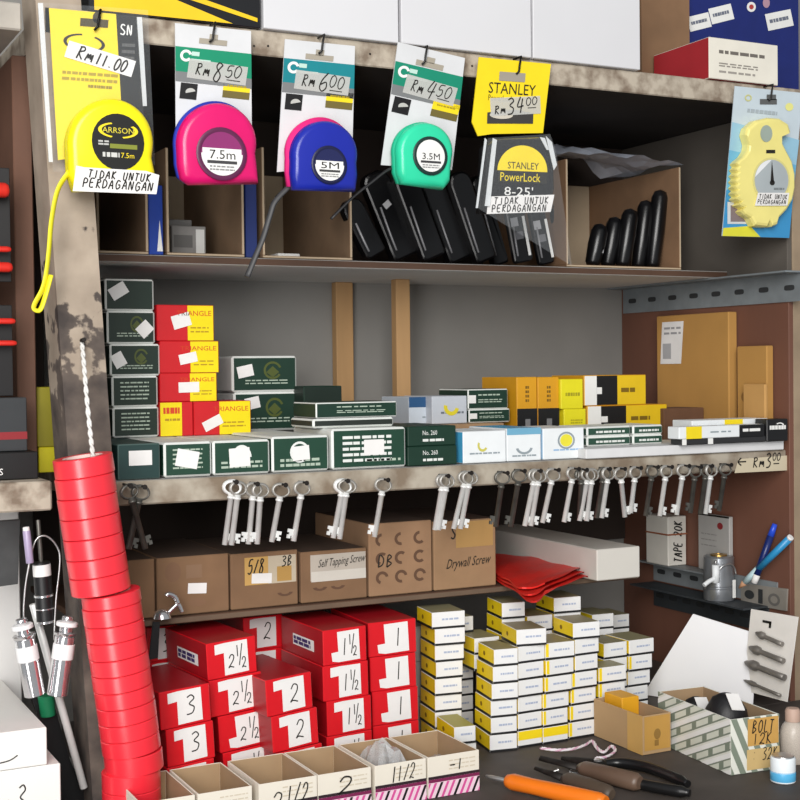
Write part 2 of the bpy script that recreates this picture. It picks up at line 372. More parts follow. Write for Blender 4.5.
# slotted angle bars on the side panel
def slotted(z1, z0, y0, y1, m, n=9, x=1.112, dz=0., fl=.028, fy=None):
    b = MB(); dx = .002
    b.loft([[(x-dx, y0, z0), (x, y0, z0), (x, y0, z1), (x-dx, y0, z1)], [(x-dx, y1, z0+dz), (x, y1, z0+dz), (x, y1, z1+dz), (x-dx, y1, z1+dz)]], m, smooth=False)
    fy = y0 if fy is None else fy
    b.loft([[(x-fl, fy, z1-.002), (x, fy, z1-.002), (x, fy, z1), (x-fl, fy, z1)], [(x-fl, y1, z1+dz-.002), (x, y1, z1+dz-.002), (x, y1, z1+dz), (x-fl, y1, z1+dz)]], m, smooth=False)
    for i in range(n):
        t = (i+.5)/n; y = y0+(y1-y0)*t; zc = (z0+z1)/2 + dz*t - .001
        pts = []
        for j in range(16):
            a = 2*math.pi*j/16; pts.append((x-dx-.0004, y+.0085*math.copysign(abs(math.cos(a))**.5, math.cos(a)), zc+.0032*math.copysign(abs(math.sin(a))**.6, math.sin(a))))
        b.poly(pts, SLOT)
    return b
upart('slotted_angle', slotted(1.2998, 1.2655, -.03, Y_B-.007, GALV, 8))
upart('slotted_angle', slotted(.936, .908, .015, .25, mat('galvanised_low', '#8d9396', .5, .2, .2, 50, .05), 7, fl=.027, fy=.105))
upart('slotted_angle', slotted(.906, .874, .03, .25, mat('dark_angle', '#454a4e', .6, .4, .2, 40), 8, fl=.0405))
# bench
bench = empty('workbench', (.3, 0, 0), 'dark worn workbench top below the lower shelf', 'workbench')
for a in ((.005, 1.3, -.34, -.0065), (.3375, 1.1115, -.0063, Y_B-.001), (.005, .2895, -.0063, .2185)):
    k = MB(); k.box(*a, -.03+Z_CNT, Z_CNT, CNT, .0008); k.build('bench_board', bench, (-.3, 0, 0))
for x in (.03, 1.22):
    k = MB(); k.box(x, x+.05, -.31, -.26, 0, Z_CNT-.0305, DARKW); k.build('leg', bench, (-.3, 0, 0))

class PX:                                # metres on the plane Y about org, fed with pixels of the photo
    def __init__(s, Y, org): s.Y = Y; s.org = Vector(org)
    def c(s, px, py): p = at(px, py, s.Y)-s.org; return p
    def fr(s, cx, cy, w, h, ang=0.):     # frame of a w x h pixel rectangle turned by ang degrees
        t = math.radians(ang); ca, sa = math.cos(t), math.sin(t)
        q = [s.c(cx + x*ca + y*sa, cy - x*sa + y*ca) for x, y in ((-w/2, h/2), (w/2, h/2), (-w/2, -h/2))]
        F = Fr(q[0], q[1]-q[0], q[2]-q[0], (q[1]-q[0]).length, (q[2]-q[0]).length); F.n = Vector((0, -1, 0)); return F
    def poly(s, mb, pts, m, off=.0004): mb.poly([s.c(*p)+Vector((0, -off, 0)) for p in pts], m)
    def slab(s, mb, pts, th, m):         # pts from the bottom left anticlockwise
        q = [s.c(*p) for p in pts]; mb.prism([(p.x, p.z) for p in q], q[0].y, q[0].y+th, m)
# ------------------------------------------------------------------ boxes on the top board
ZTB = Z_TOP+.0004
def top_yellow(b, f):
    F = f['front']; b.pol(F, [(.03, 0), (.83, .015), (.5, .19), (.34, .45), (.03, .45)], gm('#e9c11c', .4)); b.pol(F, [(.44, .26), (.98, .06), (.98, .1), (.44, .32)], gm('#e9c11c', .4), .0004)
cbox('tool_carton', 'black and yellow carton at the post end of the top board', 'box', 88, 260, -60, -.004, ZTB, .12, gm('#17181b', .35), h=.09, deco=top_yellow)
WB = mat('white_carton', '#d2d2d5', .55, 0, .05, 8)
cbox('white_carton', 'plain white carton on the top board touching the black and yellow carton', 'box', 263, 398, 0, -.006, ZTB, .14, WB, group='white cartons on the top board', h=.13)
cbox('white_carton', 'middle one of the three plain white cartons on the top board', 'box', 401, 531, 0, -.006, ZTB, .14, WB, group='white cartons on the top board', h=.12)
cbox('white_carton', 'plain white carton on the top board beside the brown cardboard carton', 'box', 533, 640, 0, -.006, ZTB, .10, WB, group='white cartons on the top board', h=.12)
cbox('cardboard_carton', 'brown cardboard carton on the top board between white and blue cartons', 'box', 642, 690, 0, .10, ZTB, .12, CARDB, h=.13)
def bluedeco(b, f):
    F = f['front']; b.rect(F, .10, .19, .42, .36, WHITE, .0004, .12); b.rect(F, .25, .19, .26, .38, gm('#8a90a0'), .0006, .12); b.dashes(F, .12, .24, .24, .29, 1, gm('#6a7080'), .5, .0006)
    b.rect(F, .72, .16, 1.0, .36, WHITE, .0004, .14); b.ell(F, .60, .44, .05, .06, WHITE); b.ell(F, .60, .44, .025, .03, gm('#b03a3a'), .0005); b.ell(F, .72, .5, .04, .06, gm('#b08a9a'))
cbox('blue_carton', 'dark blue carton with white labels on the top board', 'box', 684, 799, 0, .125, ZTB, .15, gm('#16256e', .4, .15), h=.17)
BLUEC = bpy.data.objects['blue_carton']; P = PX(.125, BLUEC.location)
for cx, cy, w_, h_, an in ((699, 22, 22, 15, 14), (721, 14, 23, 16, 14), (779, 20, 26, 17, 12)):
    k = MB(); F = P.fr(cx, cy, w_, h_, an); k.rect(F, 0, 0, 1, 1, WHITE, .0006); k.dashes(F, .12, .35, .85, .7, 1, gm('#6a7080'), .6, .0009); k.build('paper_label', BLUEC)
k = MB(); F = P.fr(751, 7, 9, 10, 0); k.ell(F, .5, .5, .5, .5, WHITE, .0006); k.ell(F, .5, .5, .25, .25, gm('#b03a3a'), .0009); k.build('round_sticker', BLUEC)
k = MB(); F = P.fr(766, 3, 7, 10, 0); k.ell(F, .5, .5, .5, .5, gm('#b08a9a'), .0006); k.build('round_sticker', BLUEC)
def booktxt(b, f):
    F = f['front']; b.dashes(F, .14, .62, .8, .72, 1, gm('#6c6660'), .8); b.dashes(F, .14, .3, .7, .42, 2, gm('#8c867f'), .5); b.dashes(F, .14, .14, .66, .24, 1, gm('#9c968f'), .5)
cbox('flat_box', 'cream box with red side lying before the blue carton', 'box', 709, 778, 41, -.004, ZTB, .10, gm('#a3232c', .5), front=gm('#e4dfd2', .6), top=gm('#b9b2a6', .6), edge=gm('#d8d2c6', .6), deco=booktxt)

# ------------------------------------------------------------------ carded tape measures hanging from the top board
def arcpts(cx, cy, r, t0, t1, n=30, ry=None):
    ry = ry or r; return [(cx+r*math.cos(math.radians(t0+(t1-t0)*i/n)), cy-ry*math.sin(math.radians(t0+(t1-t0)*i/n))) for i in range(n+1)]
def tape_shells(root, P, outline, cen, depth, mf, mb_, shift=(0, 0), lab=('front_shell', 'back_shell')):
    q = [P.c(*p) for p in outline]; c = P.c(*cen); n = len(q)
    def ring(s, y, dx=0, dz=0): return [(c.x+(p.x-c.x)*s+dx, P.Y-P.org.y+y, c.z+(p.z-c.z)*s+dz) for p in q]
    a = MB(); a.loft([ring(.80, 0), ring(.88, .0006), ring(.95, .0026), ring(.99, .006), ring(1.0, .010), ring(1.0, depth*.5)], mf, cap1=True); a.build(lab[0], root)
    dx, dz = shift
    a = MB(); a.loft([ring(1.0, depth*.5, dx, dz), ring(1.0, depth*.8, dx, dz), ring(.96, depth*.95, dx, dz), ring(.88, depth, dx, dz)], mb_); a.build(lab[1], root)
def whook(px, py, X=None):
    p = at(px, py, -.014); p.z = min(p.z, 1.4955); b = MB(); b.tube([(p.x+.003, -.0008, p.z+.0165), (p.x+.003, -.0155, p.z+.0165), (p.x+.001, -.0158, p.z+.008), (p.x, -.0158, p.z+.001), (p.x-.003, -.0154, p.z-.002)], .0011, gm('#15120f', .4), 8); upart('hook', b)
def pack(name, px, py, label): return empty(name, at(px, py, -.012), label, 'tape measure')

def green_card(root, P, TL, TR, BR, BL, band, price, dark=True, teal='#0f8a66'):
    k = MB(); P.slab(k, [BL, BR, TR, TL], .0009, gm('#d3d4d6', .5))
    def e(t, s): return (TL[0]+(BL[0]-TL[0])*t+((TR[0]+(BR[0]-TR[0])*t)-(TL[0]+(BL[0]-TL[0])*t))*s, TL[1]+(BL[1]-TL[1])*t+((TR[1]+(BR[1]-TR[1])*t)-(TL[1]+(BL[1]-TL[1])*t))*s)
    H = BL[1]-TL[1]; HR = BR[1]-TR[1]
    def row(y0, y1, m, s0=0., s1=1., off=.0004):      # offsets in pixels below the top edge
        def g(y, s): x = e(0, s); xb = e(1, s); L = H*(1-s)+HR*s; return (x[0]+(xb[0]-x[0])*y/L, x[1]+(xb[1]-x[1])*y/L)
        P.poly(k, [g(y1, s0), g(y1, s1), g(y0, s1), g(y0, s0)], m, off)
    b0, b1 = band
    row(b0, b1, gm(teal, .4)); row(b1, b1+4, gm(teal, .4), 0, 1); row(b1+2, b1+12, gm('#77797a', .5), 0.0, 1, .0005)
    w = TR[0]-TL[0]; ang = -math.degrees(math.atan2(TR[1]-TL[1], w))
    cx, cy = e((b0+9)/H, .14); P.c; F = P.fr(cx, cy, 12, 12, ang); k.arc(F, .5, .5, .5, .5, .45, WHITE, .0007, 20, 330, 18); k.rect(F, .95, .55, 1.6, .9, gm('#b9d8cc'), .0007); k.rect(F, .95, .1, 2.6, .3, gm('#b9d8cc'), .0007)
    F = P.fr(*e((b1+22)/H, .17), 17, 16, ang); k.rect(F, 0, 0, 1, 1, BLACK, .0005); k.ell(F, .62, .45, .3, .25, gm('#b9b9b4'), .0007, 20, 200); k.dashes(F, 0, 1.1, 1, 1.25, 1, gm('#9a9a9a'))
    F = P.fr(*e((b1+20)/H, .80), 27, 17, ang); k.rect(F, 0, .42, 1, 1, YEL, .0005); k.rect(F, 0, 0, 1, .42, gm('#6b5f2a'), .0005); k.dashes(F, .15, .62, .85, .82, 1, gm('#a9930f'), .5, .0007)
    k.build('backing_card', root)
    k = MB(); F = P.fr(*e(14/H, .5), 28, 9, ang); k.rect(F, 0, 0, 1, .6, gm('#a39b8c'), .0006); k.rect(F, .35, .5, .65, 1.15, gm('#a39b8c'), .0006); k.build('hang_hole', root)
    k = MB(); F = P.fr(*e((b1+1.5)/H, .55), w*.78, 19, ang-2); k.rect(F, 0, 0, 1, 1, clear_mat('sticky_tape', .75, '#c9c9c4', .4), .0009)
    k.scrawl(F, price[0], .12, .2, .38, .8, INK, .0011, .0012); k.scrawl(F, price[1], .42, .05, .62, 1.05, INK, .0012, .0012); k.scrawl(F, price[2], .62, .3, .92, .95, INK, .001, .0012); k.scrawl(F, '-', .6, .02, .95, .3, INK, .0008, .0012, 0)
    k.build('price_sticker', root)
def disc(root, P, cx, cy, r, mring, mtop, mbot, word, y, ri=.82):
    Q = PX(P.Y+y, P.org); k = MB(); c = Q.c(cx, cy); R = Q.c(cx+r, cy).x-c.x
    k.lathe([(R, 0), (R, .0012), (R*.93, .0018), (R*ri, .0014)], mring, 32, (c.x, c.y, c.z), 'y'); k.build('label_ring', root)
    k = MB(); F = Fr(c+Vector((-R*ri, -.0016, -R*ri)), (1,0,0), (0,0,1), 2*R*ri, 2*R*ri)
    k.ell(F, .5, .5, .5, .5, mbot, 0, 180, 360); k.ell(F, .5, .5, .5, .5, mtop, 0, 0, 180)
    if mbot is not mtop: k.pol(F, [(.03, .62), (.03, .4), (.97, .4), (.97, .62)], mbot, .0001)
    k.text(F, word, .2, .38, .82, .58, INK, .0003); k.rect(F, .14, .27, .86, .34, gm('#333'*1 if False else '#3a3a3c'), .0003); k.dashes(F, .2, .1, .8, .24, 2, gm('#8a8a8a'), .5, .0003)
    k.build('label_disc', root)

# -- yellow tape, black and yellow card
o = pack('carded_tape_measure', 95, 20, 'yellow tape measure on a yellow card priced RM 11.00, strap dangling over the post')
P = PX(-.012, o.location)
k = MB(); P.slab(k, [(58,160),(124,152),(116,14),(49,8)], .0009, YEL); P.slab(k, [(124,152),(146,150),(137,16),(116,14)], .0009, gm('#17181a', .4))
F = P.fr(84, 43, 42, 18, -8); k.arc(F, .5, .5, .5, .5, .16, INK, .0005, 100, 260, 16); k.arc(F, .5, .5, .5, .5, .16, INK, .0005, -60, 60, 12)
F = P.fr(90, 77, 56, 12, -4); k.dashes(F, 0, 0, 1, 1, 2, gm('#a8921a'), .5); F = P.fr(100, 87, 24, 5, -4); k.dashes(F, 0, 0, 1, 1, 1, gm('#8f7d18'), .6)
F = P.fr(126, 30, 14, 10, -3); k.scrawl(F, 'SN', 0, 0, 1, 1, WHITE, .0012, .0006, 0); F = P.fr(128, 55, 13, 26, -3); k.dashes(F, 0, 0, 1, 1, 4, gm('#5a5a5a'), .5)
k.build('backing_card', o)
k = MB(); F = P.fr(94, 23, 28, 8, -4); k.rect(F, 0, 0, 1, 1, gm('#4a3f1c', .8), .0006); k.ell(F, .58, 1.2, .15, .7, gm('#3d3418', .8), .0006); k.build('hang_hole', o)
k = MB(); F = P.fr(100, 59, 70, 17, -17); k.rect(F, 0, 0, 1, 1, PAPER, .0009); k.scrawl(F, 'RM', .14, .15, .42, .9, INK, .0014, .0012); k.scrawl(F, '11.00', .43, .12, .9, .85, INK, .0014, .0012); k.build('price_sticker', o)
out = [(76,190)] + [(156,186),(157,172),(154,158)] + arcpts(112, 143, 43.5, -12, 190, 30, 46) + [(70,172)]
Q = PX(-.04, o.location); tape_shells(o, Q, out, (112,143), .022, gm('#f2e513', .3), gm('#d9cc12', .35))
k = MB(); c = Q.c(118, 142); R = Q.c(144, 142).x-c.x; F = Fr(c+Vector((-R, -.0008, -R*1.06)), (1,0,0), (0,0,1), 2*R, 2.12*R)
k.ell(F, .5, .5, .5, .5, gm('#141412', .4), 0); k.arc(F, .5, .7, .38, .14, .18, YEL, .0004, 110, 250, 14); k.arc(F, .5, .7, .38, .14, .18, YEL, .0004, -75, 40, 14)
k.text(F, 'ARRSON', .2, .65, .8, .75, gm('#d9c93a'), .0004); k.rect(F, .34, .38, .86, .46, gm('#7d8426'), .0004); k.dashes(F, .12, .42, .32, .52, 2, gm('#b9b9b4'), .6, .0004); k.text(F, '7.5m', .55, .22, .8, .31, YEL, .0004); k.dashes(F, .2, .22, .52, .31, 1, gm('#c9c9c4'), .9, .0004)
k.build('label_disc', o)
k = MB(); F = Q.fr(116, 180, 82, 23, -4); k.pol(F, [(-.02,-.12),(1.0,.0),(1.02,.86),(.85,1.0),(.1,.95),(0,1.0)], PAPER, .0010); k.scrawl(F, 'TIDAK UNTUK', .14, .52, .92, .86, INK, .0011, .0014); k.scrawl(F, 'PERDAGANGAN', .08, .1, .96, .48, INK, .0011, .0014); k.build('paper_sticker', o)
k = MB(); S = PX(-.03, o.location); pth = [(69,172),(60,185),(55,200),(51,225),(49,250),(46,275),(42,290),(35,303),(34,309),(40,310),(45,297),(51,275)]
k.tube(smooth_line([S.c(*p) for p in pth]), .0028, gm('#f2e72a', .5), 8, flat=.5); k.build('wrist_strap', o)
k = MB(); CL = clear_mat('blister_plastic', .035, '#e8eef2')
S = PX(-.0135, o.location); P2 = PX(-.014, o.location); S.slab(k, [(53,172),(155,165),(148,10),(38,2)], .0004, CL); k.build('clear_sleeve', o)
k = MB(); HAZ = clear_mat('sleeve_glint', .55, '#eef2f4', .2)  # sleeve ridges whitened as a painted highlight along the edges
for pts in ([(49,162),(53,162),(43,3),(38,3)], [(143,106),(147,106),(142,17),(137,17)]): k = MB(); P2.slab(k, pts, .0012, HAZ); k.build('sleeve_edge_glint', o); whook(97, 18)

# -- pink tape
o = pack('carded_tape_measure', 212, 40, 'pink tape measure with blue back on a green and white card priced RM 8.50')
P = PX(-.012, o.location); green_card(o, P, (175,23), (251,31), (252,150), (176,155), (23, 46), ('RM', '8', '50'))
out = [(191,184), (261,183), (259,162)] + arcpts(219, 143, 40, -14, 188, 30, 41.5) + [(180,165), (183,178)]
Q = PX(-.036, o.location); tape_shells(o, Q, out, (219,143), .02, gm('#d8156a', .28), gm('#2b3aa8', .35), (-.001, .0022))
disc(o, Q, 221.5, 154, 25, gm('#5b1c46', .4), gm('#8a2c6a', .4), WHITE, '7.5m', -.0006); whook(212, 38)
# -- blue tape
o = pack('carded_tape_measure', 321, 54, 'blue tape measure with pink back on a teal and white card priced RM 6.00')
P = PX(-.012, o.location); green_card(o, P, (285,39), (355,46), (352,165), (277,172), (19, 41), ('RM', '6', '00'), teal='#14808a')
out = [(295,189), (358,191), (360,176)] + arcpts(326.5, 154.5, 33.5, -14, 188, 30, 35) + [(293,172)]
Q = PX(-.036, o.location); tape_shells(o, Q, out, (326,155), .02, gm('#1c2a9e', .28), gm('#e02a7c', .35), (-.0025, .0038))
disc(o, Q, 329, 165, 17.5, gm('#12163f', .4), gm('#1a2050', .4), WHITE, '5M', -.0006)
k = MB(); S = PX(-.02, o.location); k.tube(smooth_line([S.c(*p) for p in ((296,180),(276,200),(270,215),(263,238),(256,255),(247,277))]), .0028, gm('#3c3c3e', .5), 8, flat=.5); k.build('wrist_strap', o); whook(321, 50)
# -- teal tape
o = pack('carded_tape_measure', 430, 62, 'turquoise tape measure on a tilted green and white card priced RM 4.50')
P = PX(-.012, o.location); green_card(o, P, (398,42), (465,58), (452,170), (381,165), (19, 40), ('RM', '4', '50'), teal='#12866a')
out = [(404,183), (446,189), (452,182), (453,168)] + arcpts(427, 151, 28, -14, 190, 30, 29.5) + [(400,172)]
Q = PX(-.036, o.location); tape_shells(o, Q, out, (427,151), .02, gm('#2fd0a0', .28), gm('#22b48a', .35), (-.001, .001))
disc(o, Q, 430, 156, 17, gm('#15302c', .4), WHITE, WHITE, '3.5M', -.0006)
k = MB(); S = PX(-.02, o.location); k.tube(smooth_line([S.c(*p) for p in ((402,166),(388,170),(372,182),(352,198),(331,219))]), .0016, gm('#1d1d1f', .5), 8, flat=.6); k.build('wrist_strap', o); whook(424, 54)
# -- chrome tape on yellow card
o = pack('carded_tape_measure', 512, 76, 'chrome and black tape measure under a yellow card with black lettering priced RM 34.00')
P = PX(-.014, o.location); k = MB(); P.slab(k, [(472,122),(478,136),(492,134),(543,133),(551,64),(479,57)], .0012, YEL)
F = P.fr(512, 89, 47, 11, -4); k.text(F, 'STANLEY', 0, 0, 1, 1, INK, .0005); F = P.fr(497, 98, 18, 6, -4); k.text(F, 'PowerLock', 0, 0, 1.4, 1, gm('#7a6a14'), .0005)
F = P.fr(510, 117, 46, 15, -2); k.pol(F, [(0,0),(1,.1),(1,.8),(.6,1.0),(0,.75)], gm('#3a3836'), .0005); k.ell(F, .3, .6, .25, .25, gm('#c9c2b4'), .0007); k.build('backing_card', o)
k = MB(); F = P.fr(512, 77, 26, 9, -4); k.rect(F, 0, 0, 1, 1, gm('#9c9488'), .0006); k.build('hang_hole', o)
k = MB(); F = P.fr(515, 106, 50, 18, 3); k.rect(F, 0, 0, 1, 1, clear_mat('sticky_tape', .75, '#c9c9c4', .4), .0009); k.scrawl(F, 'RM', .06, .1, .3, .55, INK, .0012, .0012); k.scrawl(F, '34', .32, .05, .68, .95, INK, .0014, .0012); k.scrawl(F, '00', .7, .5, .95, .95, INK, .001, .0012); k.scrawl(F, '-', .7, .2, .95, .5, INK, .0008, .0012, 0); k.build('price_sticker', o)
Q = PX(-.034, o.location); out = [(487,212),(552,210),(557,190),(556,160),(551,143),(542,136),(498,138),(490,145)]
tape_shells(o, Q, out, (522,172), .026, mat('black_chrome', '#26262a', .25, .5, .2, 30), BLACK)
k = MB(); F = Q.fr(522, 172, 50, 50, -2); k.ell(F, .5, .52, .5, .52, YEL, .0006, 0, 180); k.text(F, 'STANLEY', .2, .56, .82, .7, INK, .0009); k.rect(F, .02, .28, 1.0, .51, INK, .0006); k.text(F, 'PowerLock', .06, .31, .86, .48, YEL, .0009); k.text(F, "8-25'", .15, .02, .72, .2, WHITE, .0009); k.build('label_panel', o)
k = MB(); F = Q.fr(520, 204, 68, 19, 1); k.pol(F, [(0,0),(.94,.05),(1,.98),(.03,.92)], PAPER, .0010); k.scrawl(F, 'TIDAK UNTUK', .1, .5, .92, .86, INK, .0011, .0014); k.scrawl(F, 'PERDAGANGAN', .06, .1, .88, .46, INK, .0011, .0014); k.build('paper_sticker', o)
k = MB(); S = PX(-.036, o.location); S.slab(k, [(478,208),(572,266),(556,150),(550,134),(488,138)], .0004, clear_mat('blister_plastic', .035, '#e8eef2')); k.build('clear_sleeve', o)
k = MB(); S = PX(-.0375, o.location)  # blister edge strips, their whitish colour stands in for highlights
for pts in ([(476,208),(478,208),(487,140),(485,138)], [(485,206),(490,206),(497,140),(493,138)], [(554,170),(557,165),(552,142),(546,136)], [(547,150),(549,150),(545,138),(540,137)]): k = MB(); S.slab(k, pts, .0008, clear_mat('sleeve_glint', .55, '#eef2f4', .2)); k.build('sleeve_edge_glint', o); whook(518, 66)
# -- spring scale
o = empty('carded_spring_scale', at(770, 100, -.012), 'pale yellow spring scale on a light blue card hanging from the top board', 'spring scale')
P = PX(-.012, o.location); k = MB(); P.slab(k, [(722,236),(789,238),(803,93),(735,86)], .0009, gm('#c3d0d8', .4))
P.poly(k, [(722,236),(789,238),(793,195),(726,190)], gm('#3a8fc4', .4)); P.poly(k, [(726,190),(793,195),(796,165),(729,150)], gm('#6aaed2', .4)); P.poly(k, [(729,150),(796,165),(799,140),(732,122)], gm('#94bfd6', .4))
P.poly(k, [(722,236),(760,237),(750,226),(723,228)], gm('#d8d43a', .4), .0006); F = P.fr(737, 213, 20, 22, 0); k.rect(F, 0, 0, 1, 1, gm('#c9cdd0'), .0008); k.rect(F, .15, .1, .9, .85, gm('#7d6f72'), .001)
F = P.fr(789, 107, 8, 8); k.ell(F, .5, .5, .5, .5, gm('#e3e08a'), .0006); F = P.fr(748, 98, 7, 7); k.arc(F, .5, .5, .5, .5, .4, gm('#c5c48a'), .0006); F = P.fr(762, 112, 30, 6, -6); k.dashes(F, 0, 0, 1, 1, 1, gm('#a2adb4'), .6, .0006)
k.build('backing_card', o)
k = MB(); F = P.fr(768, 100, 17, 9, 0); k.rect(F, 0, 0, 1, .6, gm('#5a5c5c'), .0007); k.rect(F, .4, .5, .95, 1.1, gm('#5a5c5c'), .0007); k.build('hang_hole', o)
T = lambda x, y: (640+x/5, 80+y/5)
outl = [(640,735),(655,705),(668,732),(690,725),(700,690),(738,650),(768,600),(780,540),(780,470),(765,405),(738,355),(716,312),(716,268),(756,250),(745,215),(705,190),(645,186),(585,200),(545,235),(535,270),(550,320),(545,350),(525,380)]
for i in range(9):                      # scalloped edge
    y = 400+i*30; x = 490-8*math.sin(i/8*math.pi)+(max(0, i-6))*14; outl += [(x+10, y), (x-4, y+15)]
outl += [(530,672),(560,690),(580,728)]
Q = PX(-.026, o.location); q = [Q.c(*T(*p)) for p in outl]; c = Q.c(*T(640,480)); YP = gm('#ece088', .35)
k = MB(); rg = lambda s_, y: [(c.x+(p.x-c.x)*s_, Q.c(0,0).y+y, c.z+(p.z-c.z)*s_) for p in q]
k.loft([rg(.93, 0), rg(.975, .0012), rg(1, .004), rg(1, .013)], YP, smooth=False); k.build('scale_body', o)
k = MB(); F = Q.fr(*T(630,268), 12, 17); k.ell(F, .5, .5, .5, .5, gm('#9aa79c', .6), .0006); F = Q.fr(*T(652,358), 9, 3.4); k.rect(F, 0, 0, 1, 1, INK, .0006); k.build('handle_hole', o)
k = MB(); F = Q.fr(*T(655,500), 36, 44); k.ell(F, .5, .5, .52, .52, gm('#d8cf86'), .0005); k.ell(F, .5, .5, .47, .47, gm('#a9b1b4', .3), .0008); k.ell(F, .48, .46, .45, .5, gm('#e4e6e8', .4), .0010, 88, 168, 14); k.dashes(F, .56, .25, .85, .35, 1, gm('#7a8082'), .5, .001); k.build('dial', o)
k = MB(); F = Q.fr(*T(655,500), 36, 44); k.pol(F, [(.46,.45),(.56,.45),(.5,.95)], INK, .0014); k.ell(F, .51, .44, .07, .06, INK, .0014); k.build('needle', o)
k = MB(); F = Q.fr(*T(660,595), 36, 13, -1); k.pol(F, [(0,-.05),(.9,.0),(.95,1.0),(.08,.95)], PAPER, .0016); k.scrawl(F, 'TIDAK UNTUK', .1, .5, .9, .85, INK, .0008, .002); k.scrawl(F, 'PERDAGANGAN', .06, .1, .86, .42, INK, .0007, .002); k.build('paper_sticker', o)
whook(770, 97)
# ------------------------------------------------------------------ compartment under the top board
def open_carton(name, label, px0, px1, pytop, Y, zb, d, m, back=True, h=None, lip=.003):
    X, w, h = pxbox(px0, px1, pytop, Y, zb, h); r = empty(name, (X, Y, zb), label, 'box')
    for nm, a in (('bottom_panel', (-w/2, w/2, 0, d, .0003, lip)), ('side_panel', (-w/2, -w/2+lip, 0, d, lip, h)), ('side_panel', (w/2-lip, w/2, 0, d, lip, h)), ('back_panel', (-w/2+lip, w/2-lip, d-lip, d, lip, h))):
        k = MB(); k.box(*a, m, .0005, front=gm('#b9a68c', .8)); k.build(nm, r)
    return r, X, w, h
ZM = Z_MID+.0005
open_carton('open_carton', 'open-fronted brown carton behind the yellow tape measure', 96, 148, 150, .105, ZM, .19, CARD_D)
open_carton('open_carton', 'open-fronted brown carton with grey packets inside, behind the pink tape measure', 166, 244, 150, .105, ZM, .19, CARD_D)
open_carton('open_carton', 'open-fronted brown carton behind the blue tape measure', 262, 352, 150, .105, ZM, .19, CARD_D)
CC, CX, CW, CH = open_carton('open_carton', 'taller open-fronted brown carton holding black handles below the pale plastic sheet', 566, 681, 163, .105, ZM, .19, CARDB)
BLUE = gm('#1d3f9c', .35)
cbox('blue_packet', 'slim blue packet standing between the first two open cartons', 'packet', 149, 163, 185, .103, ZM, .05, BLUE, deco=lambda b, f: b.pol(f['front'], [(.55,.05),(.95,.05),(.75,.5)], WHITE))
cbox('blue_packet', 'slim dark blue packet standing between the pink and blue tape measures', 'packet', 246, 257, 178, .103, ZM, .08, gm('#24346e', .4), h=.085)
GP = mat('grey_packet', '#9a9794', .6, 0, .3, 40)
cbox('grey_packet', 'pale grey packet lying low in the carton behind the pink tape measure', 'packet', 172, 206, 226, .15, ZM+.003, .06, GP, deco=lambda b, f: (b.rect(f['front'], .7, .1, .95, .9, WHITE), b.rect(f['front'], .05, .3, .6, .7, gm('#6c6a68'))))
cbox('grey_packet', 'darker grey packet lying on top of the pale grey one', 'packet', 166, 192, 204, .16, ZM+.003+.0215, .05, mat('grey_packet2', '#7d7b79', .6, 0, .3, 40), h=.018)
cbox('paper_pad', 'thin white paper pad lying in the carton behind the blue tape measure', 'paper', 278, 300, 250, .12, ZM+.003, .08, WHITE, h=.004)
# leaning black pouches
BP = mat('black_plastic', '#0e0e10', .28, 0, .3, 60); BP2 = gm('#1a1a1d', .35)
def slab_lean(name, label, cat, x0, y0, x1, y1, wpx, Y, th=.012, group=None, sticker_at=None, m=BP):
    """thin rounded slab from foot pixel to top pixel in plane Y"""
    a = at(x0, y0, Y); a.z = ZM+.0012; t = at(x1, y1, Y); L = (t-a).length; ang = math.atan2(t.x-a.x, t.z-a.z); w = wpx*1.32/1349
    a.z += abs(math.sin(ang))*w/2
    pts = []
    for cx, cz, t0 in ((w/2-.004, .004, -90), (w/2-.012, L-.012, 0), (-w/2+.012, L-.012, 90), (-w/2+.004, .004, 180)):
        rr = .004 if cz < .01 else .012
        for i in range(6): q = math.radians(t0+90*i/5); pts.append((cx+rr*math.cos(q), cz+rr*math.sin(q)))
    k = MB(); c = .9
    def lay(s, y): return [(x*s, y, L/2+(z-L/2)*(1-(1-s)*.4)) for x, z in pts]
    k.loft([lay(.86, 0), lay(.97, .0012), lay(1, .004), lay(1, th)], m, smooth=False)
    o = k.build(name, None, (a.x, Y, a.z), (0, ang, 0)); tag(o, label, cat, group)
    h = MB(); h.tube([(-w*.3, -.0002, L*.12), (-w*.3, -.0006, L*.3), (-w*.26, -.0002, L*.62)], .0012, gm('#8f8f92', .25), 6); h.build('highlight_line', o)  # pale line painted as the highlight on the black plastic
    if sticker_at:
        F = Fr((-w/2, 0, 0), (1,0,0), (0,0,1), w, L); sticker(o, F, sticker_at[0], sticker_at[1], .009/w, .007/L, .3, gm('#b9b9bb'), 'label_sticker')
    return o
for i, (x0, x1, y1, wp, st) in enumerate(((378, 350, 205, 26, None), (408, 374, 178, 34, (.5, .62)), (436, 404, 176, 30, None), (462, 430, 180, 30, None), (488, 458, 176, 28, None), (503, 478, 178, 20, None))):
    slab_lean('tool_pouch', ['black tool pouch leaning on the carton wall, first of the slanted row', 'black tool pouch with a grey sticker, second of the slanted row', 'black tool pouch below the turquoise tape measure, third of the slanted row', 'black tool pouch, fourth of the slanted row on the middle board', 'black tool pouch, fifth of the slanted row, left of the chrome tape', 'narrow black tool pouch ending the slanted row behind the chrome tape'][i], 'pouch', x0, 268, x1, y1, wp, .108+.016*(i % 2)+.004*i, group='black pouches leaning on the middle board', sticker_at=st)
